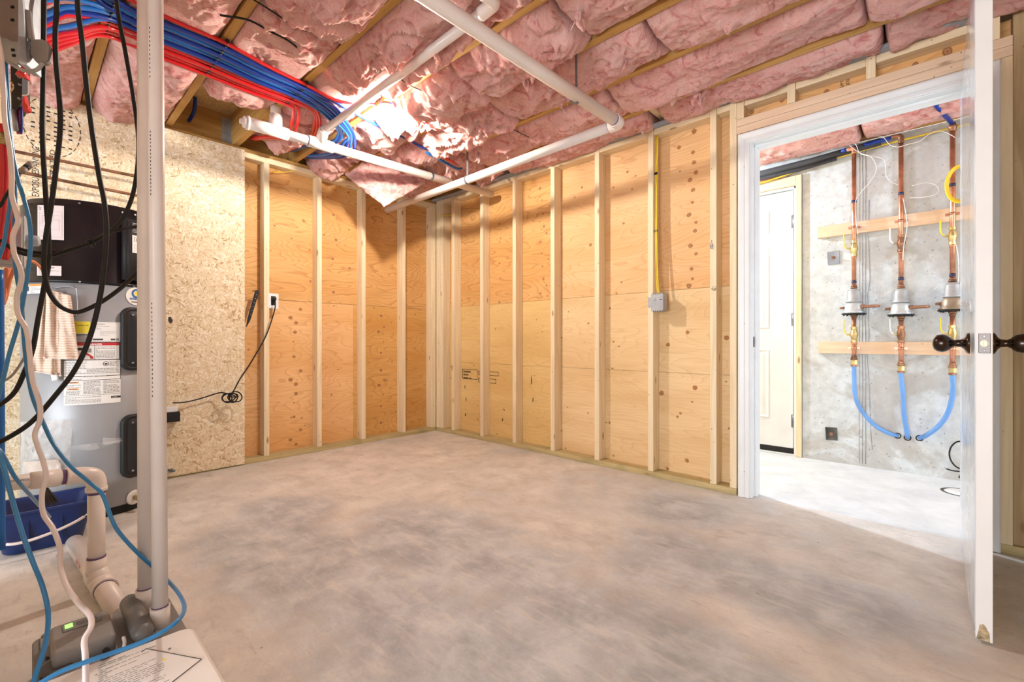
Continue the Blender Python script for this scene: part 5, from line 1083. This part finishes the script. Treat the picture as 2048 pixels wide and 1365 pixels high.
fs = [(i*n+k, i*n+(k+1)%n, (i+1)*n+(k+1)%n, (i+1)*n+k) for i in range(len(prof)-1) for k in range(n)]+[tuple(range(n))[::-1], tuple(range((len(prof)-1)*n, len(prof)*n))]
mb.add(vs, fs, 0, True)
for k in (-.05, .05): mb.box(BC+V((.108, k-.004, .03)), BC+V((.118, k+.004, .15)))
mb.build('bin_shell', BLUEBIN, t)
h0, h1 = BC+V((.02, -.178, .19)), BC+V((.02, .178, .19))
pts = smooth([h0, BC+V((.12,-.165,.11)), BC+V((.165,-.10,.075)), BC+V((.178,0,.085)), BC+V((.165,.11,.12)), BC+V((.11,.165,.16)), h1], 8)
o = MB().tube(pts, .0022, 8).build('bail_wire', WHITE, t); o['label'] = 'thin white bail wire'
o = MB().tube(pts[15:34], .0060, 12).build('bail_grip', HOSEW, t); o['label'] = 'white grip tube'
a, b = at(72, 925, 1.72), at(112, 1015, 1.78)
a, b = BC+V((-.02, -.06, .30)), BC+V((.13, .04, .20))
mb = MB(); rn = random.Random(3)
a, b = at(74, 950, 1.80), at(106, 1005, 1.84)
mb.tube([a, a+(b-a)*.55], .009, 8, 1)
for k in range(70):
    o_ = V((rn.gauss(0,.007), rn.gauss(0,.007), rn.gauss(0,.004))); mb.tube([a+(b-a)*.5+o_*.6, b+o_*1.5+V((0,0,rn.uniform(-.012,.008)))], .0011, 4, 0)
tag(mb.build('paint_brush', [plain('dark_bristles', (.07,.055,.045), .8), BLACKP]), 'old paint brush with dark bristles sticking out of the blue bin', 'brush')
# drain pipe with elbow
RV = .0243
vx = at(193, 1040, 1.62); VX, VY = vx.x, vx.y; ZE = .428
Dh = at(-40, 966, 1.40)
hd = (V((VX, VY, ZE))-V((Dh.x, Dh.y, .452))).normalized(); top = V((VX, VY, ZE))
root = tag(MB().tube([V((Dh.x, Dh.y, .452))-hd*.1, top-hd*.05], RV, 28).build('drain_pipe', PVC, loc=(Dh.x, Dh.y, .43)), 'white drain line with elbow dropping to the floor beside the blue bin', 'pipe')
mb = MB().tube(smooth([top-hd*.075, top-hd*.045, top-hd*.022+V((0,0,-.003)), top-hd*.006+V((0,0,-.012)), top+V((0,0,-.035)), top+V((0,0,-.055))], 6), RV*1.16, 28)
mb.cyl(top-hd*.080, top-hd*.070, RV*1.24, seg=28); mb.cyl(top+V((0,0,-.048)), top+V((0,0,-.062)), RV*1.26, seg=28); e = mb.build('elbow', PVC, root)
MB().cyl(top+V((0,0,-.063)), top+V((0,0,-.072)), RV*1.02, seg=28).build('primer_ring', PRIMER, e)
MB().cyl(top-hd*.090, top-hd*.080, RV*1.02, seg=28).build('primer_ring', PRIMER, e)
MB().cyl(top-hd*.165, top-hd*.095, RV*1.17, seg=28).build('coupling', PVC, root)
MB().tube([top+V((0,0,-.05)), V((VX, VY, .10))], RV, 28).build('vertical_run', PVC, root)
MB().cyl(V((VX,VY,.128)), V((VX,VY,.134)), RV*1.08, seg=28).build('primer_ring', PRIMER, root)
mb = MB().cyl(V((VX,VY,.128)), V((VX,VY,.072)), RV*1.2, seg=28)
FL0, FL1 = at(150, 1085, 1.95), at(240, 1217, 1.44); FL0.z = .037; FL1.z = .040; fd = (FL1-FL0).normalized(); RF = .0305
k = (V((VX,VY,0))-FL0).dot(fd); J = FL0+fd*k
mb.cyl(J-fd*.075, J+fd*.085, RF*1.14, seg=28); mb.tube([V((VX,VY,.09)), J+fd*.01], [RV*1.2, RF*1.1], 28); mb.cyl(J+fd*.075, J+fd*.088, RF*1.22, seg=28)
mb.build('wye_fitting', PVC, root)
MB().cyl(J+fd*.088, J+fd*.092, RF*1.05, seg=28).build('primer_ring', PRIMER, root)
MB().tube([FL0, FL1+fd*.03], RF, 28).build('floor_run', PVC, root)
ff = V((.0,0,0)); side = V((-fd.y, fd.x, 0))
# lettering printed on the pipes (upside down as seen in the room)
def pipe_text(root, o_, d_, r, ang0, tx, size, m, width):
    up = V((0,0,1)); n_ = d_.cross(up).normalized()*1.0
    if (CAM-o_).dot(n_) < 0: n_ = -n_
    mb = MB()
    def fn(x, y):
        a = ang0+y/r; return o_+d_*x+(n_*math.cos(a)+up*math.sin(a))*(r+.0006)
    put_text(mb, tx, fn, 0, 0, size, 0, width, .01, flip=True); mb.build('printed_text', [m], root)
pipe_text(root, top-hd*.36, hd, RV, .0, '-22/19 0E:18 E', .013, INKR, .135)
pipe_text(root, top-hd*.27, hd, RV, .55, 'CHARLOTTEPIPE.COM', .009, INK, .10)
pipe_text(root, J-fd*.26, fd, RF, .5, 'PVC PIPE', .018, INKR, .09)
# pump unit
t = thing('pump_unit', (2.25, -2.70, 0), 'white tank pump unit with printed lid and grey control head in the lower left corner', 'pump')
def rbox(mb, x0, y0, x1, y1, z0, z1, r, m=0, taper=0, n=40, rim=.006):
    vs = []; cx_, cy_ = (x0+x1)/2, (y0+y1)/2; hx, hy = (x1-x0)/2, (y1-y0)/2
    pr = [(taper, z0), (0, z1-rim), (rim*.4, z1-rim*.3), (rim, z1)]
    for ins, z in pr:
        for k in range(n): a_, b_ = rrect(k, hx-ins, hy-ins, max(r-ins, .002), n); vs.append(V((cx_+a_, cy_+b_, z)))
    fs = [(i*n+k, i*n+(k+1)%n, (i+1)*n+(k+1)%n, (i+1)*n+k) for i in range(len(pr)-1) for k in range(n)]+[tuple(range(n))[::-1], tuple(range((len(pr)-1)*n, len(pr)*n))]
    b0 = len(mb.f); mb.add(vs, fs, m, True); mb.sm[-1] = mb.sm[-2] = False
mb = MB(); rbox(mb, 2.15, -2.90, 2.78, -2.535, .0, .095, .03); mb.build('tank_body', plain('white_tank_plastic', (.80,.74,.70), .4), t)
lidm = plain('lid_plastic', (.82,.78,.75), .35, var=.03, coat=.2)
mb = MB(); rbox(mb, 2.182, -2.90, 2.80, -2.514, .097, .124, .035, rim=.01); mb.build('lid', lidm, t)
pl = [onz(293,1298,.1245), onz(403,1319,.1245), onz(343,1366,.1245), onz(207,1362,.1245), onz(262,1306,.1245)]
o = MB().prism([p+V((0,0,.0)) for p in pl], V((0,0,.0006)), 0)
fo2 = None
a = onz(293,1298,.1255); b = onz(403,1319,.1255); ux = (b-a).normalized(); uy = V((-ux.y, ux.x, 0)); 
if uy.dot(V((1,0,0))) < 0: uy = -uy
g = lambda x, y: a+ux*x+uy*y
o.tube([a, b], .0008, 4, 1); o.tube([b, onz(343,1366,.1255)], .0008, 4, 1); o.tube([a, onz(283,1305,.1255)], .0008, 4, 1)
rn = random.Random(5)
vx_ = V((0,1,0)); wx = V((1,0,0))
for k in range(26):
    bx = 2.212+k*.0085; y0_ = -2.715-.001*k+rn.uniform(0,.01); y = y0_
    while y < -2.715+.105 and bx < 2.42:
        wd = rn.uniform(.004,.016); p = V((bx, y, .1252)); pp = (p-CAM); px_ = 0
        o.box(p, p+V((.0022, wd, .0002)), 2); y += wd+.003
        if rn.random() < .05: break
o.disc(V((2.262,-2.580,.1254)), (1,0,0), (0,1,0), .0035, .0035, 3, 16); o.disc(V((2.300,-2.598,.1254)), (1,0,0), (0,1,0), .0042, .0042, 4, 16)
o = o.build('printed_label', [lidm, INK, LINE, GREY, LYEL], t); o['label'] = 'instruction label on the white lid'
mb = MB(); rbox(mb, 1.905, -2.815, 2.178, -2.520, .0, .100, .02, 0, .0, rim=.004); mb.build('control_base', GREY, t)
mb = MB(); mb.box((1.925, -2.80, .1005), (2.17, -2.655, .106)); rbox(mb, 1.975, -2.785, 2.135, -2.668, .106, .150, .012, rim=.008); mb.build('control_housing', plain('warm_grey_plastic', (.27,.26,.255), .5, bmp=.1, bs_=160), t)
mb = MB(); rbox(mb, 1.990, -2.762, 2.035, -2.685, .1502, .1525, .006, rim=.001); mb.build('display_bezel', GREY, t)
o = MB().box((2.000, -2.757, .1526), (2.022, -2.742, .1536)).build('status_light', GREENL, t); o['label'] = 'green status light'
mb = MB()
for k in range(3): mb.box((2.004+k*.008, -2.735, .1526), (2.0065+k*.008, -2.695, .1529))
mb.build('display_print', INK, t)
mb = MB().cyl((1.950, -2.618, .135), (2.155, -2.618, .135), .024, seg=28); mb.lathe([(.024,0),(.020,.012),(.010,.018),(0,.019)], (2.155,-2.618,.135), (1,0,0), 28); mb.lathe([(.024,0),(.020,.010),(0,.014)], (1.950,-2.618,.135), (-1,0,0), 28); mb.build('motor_cylinder', plain('dark_grey_plastic', (.13,.125,.12), .45), t)
mb = MB()
for x, y in ((1.92,-2.79),(1.92,-2.67),(2.16,-2.80),(2.165,-2.67),(2.05,-2.795),(1.915,-2.55),(2.165,-2.58)): mb.lathe([(0,.006),(.006,.005),(.009,.001),(.009,0)], (x, y, .1062), (0,0,1), 14)
mb.build('bolt', STEEL, t)
MB().cyl((2.12,-2.775,.1003), (2.12,-2.775,.118), .030, seg=28).build('round_boss', plain('dark_boss', (.10,.09,.085), .5), t)
MB().tube(smooth([V((2.150,-2.690,.125)), V((2.172,-2.688,.122)), V((2.20,-2.70,.135))], 5), .007, 10).build('power_lead', BLACKP, t)
MB().tube(smooth([V((2.140,-2.655,.135)), V((2.16,-2.655,.132)), V((2.185,-2.660,.130))], 5), .004, 10).build('white_lead', WHITE, t)
# two tall pipes rising from the pump
for nm_, bpx, bpyy, Zb, tpx, Zt, r_, lb in (('front', 320, 1230, 1.26, 310, 1.255, .0183, 'nearer tall white pipe rising from the pump through the whole picture'), ('back', 291, 1205, 1.335, 290, 1.33, .0185, 'second tall white pipe just behind and left of the nearer one')):
    b_ = at(bpx, bpyy, Zb); b_.z = .20; tp = at(tpx, 0, Zt); tp.z = 1.9; d_ = (tp-b_)/(tp.z-b_.z); low = b_+d_*(.085-b_.z); hi = b_+d_*(2.53-b_.z)
    sock = .165 if nm_ == 'front' else .175
    root = tag(MB().tube([b_+d_*(.10-b_.z), hi], r_, 28).build('riser_pipe', PVC, loc=low), lb, 'pipe')
    s0 = b_+d_*(sock-b_.z); mb = MB().cyl(s0, b_+d_*(.11-b_.z), r_*1.25, r_*1.22, seg=28)
    q = b_+d_*(.105-b_.z); mb.tube(smooth([q+V((0,0,.01)), q+V((0,-.004,-.01)), q+V((-.002,-.02,-.020)), q+V((-.004,-.045,-.012))], 5), r_*1.15, 24); mb.build('socket_elbow', PVC, root)
    MB().cyl(s0, s0+d_*.003, r_*1.06, seg=28).build('primer_ring', PRIMER, root)
    for k in (-1, 1): MB().lathe([(.009,0),(.009,.004),(.006,.006),(0,.006)], q+V((.014,-.010+k*.012,.0)), (.7,-.5,.5), 14).build('spring_clip', STEEL, root)
    mb = MB(); dirc = (CAM-b_); dirc.z = 0; dirc.normalize(); sd_ = V((-dirc.y, dirc.x, 0))
    for z in ([.75+.012*k for k in range(22)]+[1.30+.010*k for k in range(18)]+[1.62+.012*k for k in range(12)] if nm_ == 'front' else []):
        pp = b_+d_*(z-b_.z); aa = .75; off_ = (dirc*math.cos(aa)-sd_*-math.sin(aa)*-1)
        off_ = dirc*math.cos(aa)+sd_*math.sin(aa)*(-1 if sd_.dot(V((.7328,.6805,0))) > 0 else 1)
        mb.obox(pp+off_*(r_+.0002), off_, off_.cross(V((0,0,1))), V((0,0,1)), .0003, .0009, .0032*random.uniform(.5,1))
    if mb.v: mb.build('printed_text', INK, root)
# ================================================================== HALL: risers, boards, plates
YW = 1.268
board('mounting_board', (ony(1634,460,1.232).x, 1.232, 1.672), (5.2, YW, 1.757), BOARDX, 'upper reddish timber board fixed across the concrete wall behind the copper pipes', 'board')
board('mounting_board', (ony(1636,690,1.232).x, 1.232, .808), (5.2, YW, .895), BOARDX, 'lower pinkish timber board across the concrete wall at knob height', 'board')
def riser(px, label, ymid, yuni, handle, ytop, vac_cut=0):
    Y = 1.200; x = ony(px, 600, Y).x; r = .0135
    zz = lambda py: ony(px, py, Y).z
    t = thing('copper_riser', (x, Y, zz(870)), label, 'water riser')
    MB().tube([V((x,Y,zz(yuni)-.01)), V((x,Y,zz(ymid+22)))], r, 16).build('lower_pipe', COPPER, t)
    MB().tube([V((x,Y,zz(ymid-28))), V((x,Y,ytop))], r, 16).build('upper_pipe', COPPER, t)
    # pressure vacuum breaker body
    zc = zz(ymid); S = lambda h: zc+h
    prof = [(0,-.085),(.020,-.085),(.060,-.083),(.066,-.078),(.066,-.070),(.060,-.064),(.057,-.040),(.050,-.018),(.042,-.002),(.0,-.002)]
    MB().lathe(prof, (x, Y-.01, zc), (0,0,1), 28).build('valve_body', CASTG if not vac_cut else plain('tan_cast', (.42,.33,.25), .45, .5, var=.2, bmp=.2), t)
    MB().lathe([(.05,-.090),(.070,-.089),(.072,-.080),(.066,-.079)], (x, Y-.01, zc), (0,0,1), 28).build('dark_gasket', BLACKP, t)
    MB().lathe([(0,-.001),(.047,-.001),(.050,.005),(.042,.012),(.040,.072),(.034,.088),(.018,.094),(0,.094)], (x, Y-.01, zc), (0,0,1), 28).build('valve_bonnet', GALV, t)
    for k in range(6):
        a_ = k*math.pi/3+.3; MB().cyl((x+.058*math.cos(a_), Y-.01+.058*math.sin(a_), zc-.070), (x+.058*math.cos(a_), Y-.01+.058*math.sin(a_), zc-.096), .005, seg=8).build('flange_bolt', BLACKP, t)
    pts = [V((x+.035,Y-.03,zc-.035)), V((x+.060,Y-.045,zc-.035)), V((x+.115,Y-.05,zc-.034)), V((x+.135,Y-.035,zc-.034)), V((x+.125,Y-.005,zc-.034)), V((x+.05,Y+.01,zc-.034))]
    if not vac_cut: MB().tube(smooth(pts, 5), .009, 12).build('side_loop', COPPERD, t)
    MB().cyl((x+.030,Y-.02,zc-.035), (x+.060,Y-.045,zc-.035), .015, seg=8).build('loop_nut', COPPERD, t)
    MB().cyl((x-.040,Y-.02,zc-.040), (x-.078,Y-.035,zc-.040), .011, .008, seg=10).build('side_port', COPPERD, t)
    MB().tube(smooth([V((x-.03,Y-.03,zc+.085)), V((x-.06,Y-.04,zc+.080)), V((x-.085,Y-.04,zc+.055))], 5), .0018, 6).build('sensor_wire', WIREW, t)
    for z, rr_ in ((zc+.104, .020), (zc+.116, .017), (zc-.098, .020), (zc-.112, .0165)): MB().cyl((x,Y,z-.006), (x,Y,z+.006), rr_, seg=8).build('pipe_nut', COPPERD, t)
    # ball valves above and below
    for zb, hc in ((1.560+(.01 if px > 1850 else 0), handle), (.945, handle)):
        v = MB().lathe([(.0145,-.056),(.0195,-.056),(.0195,-.038),(.016,-.036),(.021,-.018),(.025,0),(.021,.018),(.016,.036),(.0195,.038),(.0195,.056),(.0145,.056)], (x,Y,zb), (0,0,1), 12, smooth=False).build('ball_valve', BRASS if hc is YELLOW else COPPERD, t)
        MB().cyl((x-.015,Y-.012,zb), (x-.040,Y-.020,zb), .0045, seg=8).build('valve_stem', BRASS, v)
        hd_ = MB().tube(smooth([V((x-.038,Y-.020,zb+.002)), V((x-.052,Y-.024,zb+.020)), V((x-.056,Y-.025,zb+.045)), V((x-.056,Y-.025,zb+.105))], 4), .0040, 8).build('valve_handle', hc, v); hd_['label'] = ('yellow' if hc is YELLOW else 'white')+' lever handle'
        MB().cyl((x,Y,zb-.068), (x,Y,zb-.056), .0165, seg=14).build('collar', COPPER, v)
    for z in (1.712, .850):
        mb = MB().cyl((x,Y,z-.008), (x,Y,z+.008), .0165, seg=16); mb.box((x-.034, Y+.004, z-.006), (x+.034, 1.231, z+.006)); mb.cyl((x-.028,Y,z), (x-.028,Y+.01,z), .005, seg=8); mb.cyl((x+.028,Y,z), (x+.028,Y+.01,z), .005, seg=8); mb.build('pipe_bracket', COPPER, t)
    zu = zz(yuni)
    for a_, b_, rr_, m_ in ((-.040,-.028,.0195,COPPERD),(-.026,.004,.019,BRASS),(.006,.022,.021,COPPERD),(.024,.036,.0165,COPPERD)):
        MB().cyl((x,Y,zu+a_), (x,Y,zu+b_), rr_, seg=6 if m_ is BRASS else 12, smooth=False).build('union_nut', m_, t)
    for z in (1.31, 1.885): o_ = MB().cyl((x,Y,z), (x,Y,z+.018), .0155, seg=14).build('tape_band', TAPE, t); o_['label'] = 'dark blue tape band'
    return x, Y, zu-.04, t
out = []
for px, lb, ym_, yu, hd_, tz, vc in ((1708, 'left copper riser with yellow lever handles and silver valve on the concrete wall', 605, 722, YELLOW, 2.245, 0), (1802, 'middle copper riser with white lever handles and silver valve on the concrete wall', 606, 734, WHITE, 2.255, 0), (1905, 'right copper riser with tan valve, partly behind the open door', 595, 738, YELLOW, 2.26, 1)):
    out.append(riser(px, lb, ym_, yu, hd_, tz, vc))
ends = [(1795,872),(1815,876),(1839,877)]
mids = [[(1710,790),(1722,820),(1748,850),(1775,866)], [(1806,790),(1808,830),(1813,860)], [(1906,780),(1898,820),(1880,850),(1855,870)]]
for k, (x, Y, z, t) in enumerate(out):
    pts = [V((x,Y,z+.01)), V((x,Y,z-.02))]+[ony(a_, b_, 1.205+.012*i) for i, (a_, b_) in enumerate(mids[k])]+[ony(ends[k][0], ends[k][1], 1.275)]
    MB().tube(smooth(pts, 7), .0135, 16).build('pex_tail', BLUEL, t)['label'] = 'light blue tube curving down into the wall'
    p = ony(*ends[k], 1.2695); MB().lathe([(.014,.0004),(.019,.0006),(.021,0)], p, (0,-1,0), 18).build('wall_sleeve', BLACKP, t)
# fittings on the tops
x, Y, z, t = out[0]; MB().tube(smooth([V((x,Y,2.235)), V((x,Y,2.262)), V((x-.012,Y,2.275)), V((x-.04,Y+.004,2.277))], 5), .0155, 14).build('top_elbow', COPPER, t); MB().cyl((x-.03,Y+.003,2.277), (x-.075,Y+.006,2.277), .012, seg=14).build('blue_stub', BLUEB, t)
x, Y, z, t = out[1]; MB().tube(smooth([V((x,Y,2.235)), V((x,Y,2.272)), V((x-.014,Y,2.286)), V((x-.05,Y+.004,2.288))], 5), .0165, 14).build('top_elbow', COPPERD, t)
MB().tube(smooth([V((x-.04,Y+.004,2.288)), V((x-.12,Y+.01,2.286)), V((x-.20,Y+.016,2.283))], 4), .0125, 14).build('blue_run', BLUEB, t)
x, Y, z, t = out[2]; MB().lathe([(.0125,-.02),(.019,-.02),(.019,.0),(.023,.004),(.023,.016),(.016,.02),(.016,.034),(0,.034)], (x,Y,2.255), (0,0,1), 14).build('top_coupling', COPPERD, t)
MB().tube([V((x,Y,2.285)), V((x-.05,Y-.20,2.300)), V((x-.09,Y-.36,2.322))], .0125, 14).build('blue_run', BLUEB, t)
tag(MB().tube([V((1.9,1.236,2.232)), V((3.0,1.236,2.262)), V((3.40,1.232,2.285))], .026, 16).build('insulated_pipe', plain('black_pipe_foam', (.055,.058,.065), .8, bmp=.3), loc=(1.9,1.236,2.2)), 'thick black foam-covered pipe under the hall ceiling', 'pipe')
tag(MB().tube([V((1.9,1.210,2.200)), V((2.9,1.215,2.212)), V((3.15,1.22,2.235))], .014, 14).build('insulated_pipe', plain('black_pipe_foam_b', (.04,.042,.05), .8), loc=(1.9,1.2,2.2)), 'thinner black pipe just below the thick foam-covered one', 'pipe')
wire('power_cable', [V((1.9,1.225,2.178)), V((2.6,1.225,2.175)), V((3.0,1.23,2.225)), V((3.4,1.235,2.262)), V((4.2,1.22,2.275))], .006, YELLOW, 'yellow cable running along the top of the concrete wall')
mb = MB()
for k in range(5):
    c = ony(1919, 368, 1.165-.006*k); mb.tube(smooth([c+V(((.052+.003*k)*math.cos(a_), 0, (.100+.004*k)*math.sin(a_))) for a_ in [q*math.pi/8 for q in range(17)]], 2), .0042, 8)
tag(mb.build('cable_coil', YELLOW), 'yellow coil of cable hanging beside the right copper riser', 'cable coil')
Wy = 1.245
for pts, lb in (([(1693,284),(1705,296),(1720,306),(1742,314),(1753,335),(1748,352),(1735,370),(1722,385),(1711,403),(1712,440),(1716,470)], 'white wire drooping from the left riser elbow back to its pipe'),
                ([(1698,276),(1712,290),(1722,308),(1760,316),(1770,325),(1772,350),(1782,364),(1797,370)], 'white wire from the left riser to the middle riser'),
                ([(1740,272),(1765,274),(1780,290),(1797,294),(1815,289),(1840,282),(1862,266),(1880,262),(1898,268),(1910,275)], 'white wire swagged between the middle and right risers'),
                ([(1824,372),(1850,366),(1870,370),(1878,380),(1870,390),(1845,395),(1820,396)], 'white wire making an open loop right of the middle riser'),
                ([(1806,396),(1812,430),(1814,455),(1808,490),(1806,520)], 'white wire hanging along the middle riser'),
                ([(1909,480),(1916,510),(1917,560),(1908,600)], 'white wire beside the right riser')):
    wire('thermostat_wire', [ony(a_, b_, 1.170+.012*math.sin(i*1.1)) for i, (a_, b_) in enumerate(pts)], .0020, WIREW, lb, 'wire', 6, 6)
for (px, py, hs, m_, lb) in ((1667,516,.045,STEEL,'blue-grey square steel plate with bolt on the concrete wall, above'), (1663,868,.044,DSTEEL,'dark square steel plate with bolt low on the concrete wall')):
    c = ony(px, py, YW); t = thing('anchor_plate', (c.x, YW, c.z-hs), lb, 'steel plate')
    ca_, sa_ = math.cos(.05), math.sin(.05)
    MB().obox((c.x, YW-.003, c.z), (ca_,0,sa_), (0,1,0), (-sa_,0,ca_), hs*.82, .0025, hs*1.08).build('plate', m_, t, bevel=.001)
    mb = MB().cyl((c.x, YW-.006, c.z), (c.x, YW-.014, c.z), .014, seg=6, smooth=False); mb.cyl((c.x, YW-.014, c.z), (c.x, YW-.030, c.z), .007, seg=10); mb.build('bolt', COPPERD, t)
# pipe stub and cover in the hall floor, black cord
c = onz(1916, 985, .0); t = thing('floor_cleanout', (c.x, c.y, 0), 'round white floor cover with a pipe stub in the hall, cut by the open door', 'floor cover')
MB().lathe([(0,.006),(.06,.006),(.075,.004),(.08,.0005)], (c.x+.02, c.y, 0), (0,0,1), 32).build('cover_disc', WHITE, t); MB().lathe([(.082,.0008),(.094,.0025),(.098,.0006)], (c.x+.02, c.y, 0), (0,0,1), 32).build('dark_rim', DSTEEL, t)
MB().cyl((c.x+.025, c.y+.01, .006), (c.x+.025, c.y+.01, .085), .013, seg=14).build('pipe_stub', STEEL, t); MB().cyl((c.x+.025, c.y+.01, .085), (c.x+.025, c.y+.01, .100), .024, .020, seg=16).build('stub_cap', DSTEEL, t)
wire('black_cord', [ony(1935,885,1.22), ony(1915,884,1.21), ony(1902,895,1.20), ony(1899,912,1.19), ony(1906,928,1.18), ony(1920,938,1.17), ony(1945,942,1.16)], .0045, BLACK, 'black cord curving out from behind the open door in the hall', 'cord')
wire('black_cord', [ony(1892,938,1.15), ony(1905,942,1.15), ony(1925,944,1.15), ony(1950,946,1.15)], .0042, BLACK, 'short black cord end lying just above the hall floor', 'cord')
# foil-faced scrap and foam over the far door
mb = MB(); c = ony(1540, 348, 1.25)
mb.slab(lambda s, q: V((2.40+.42*s, 1.262-.03*abs(noise.noise(V((s*6, q*4, 1))))-.012, 2.190+.035*q*(1+.7*noise.noise(V((s*5, 3, 2)))))), 40, 8, (0, .02, 0))
tag(mb.build('insulation_scrap', PINK), 'crumpled pink and grey insulation scrap stuffed over the far white door', 'insulation')
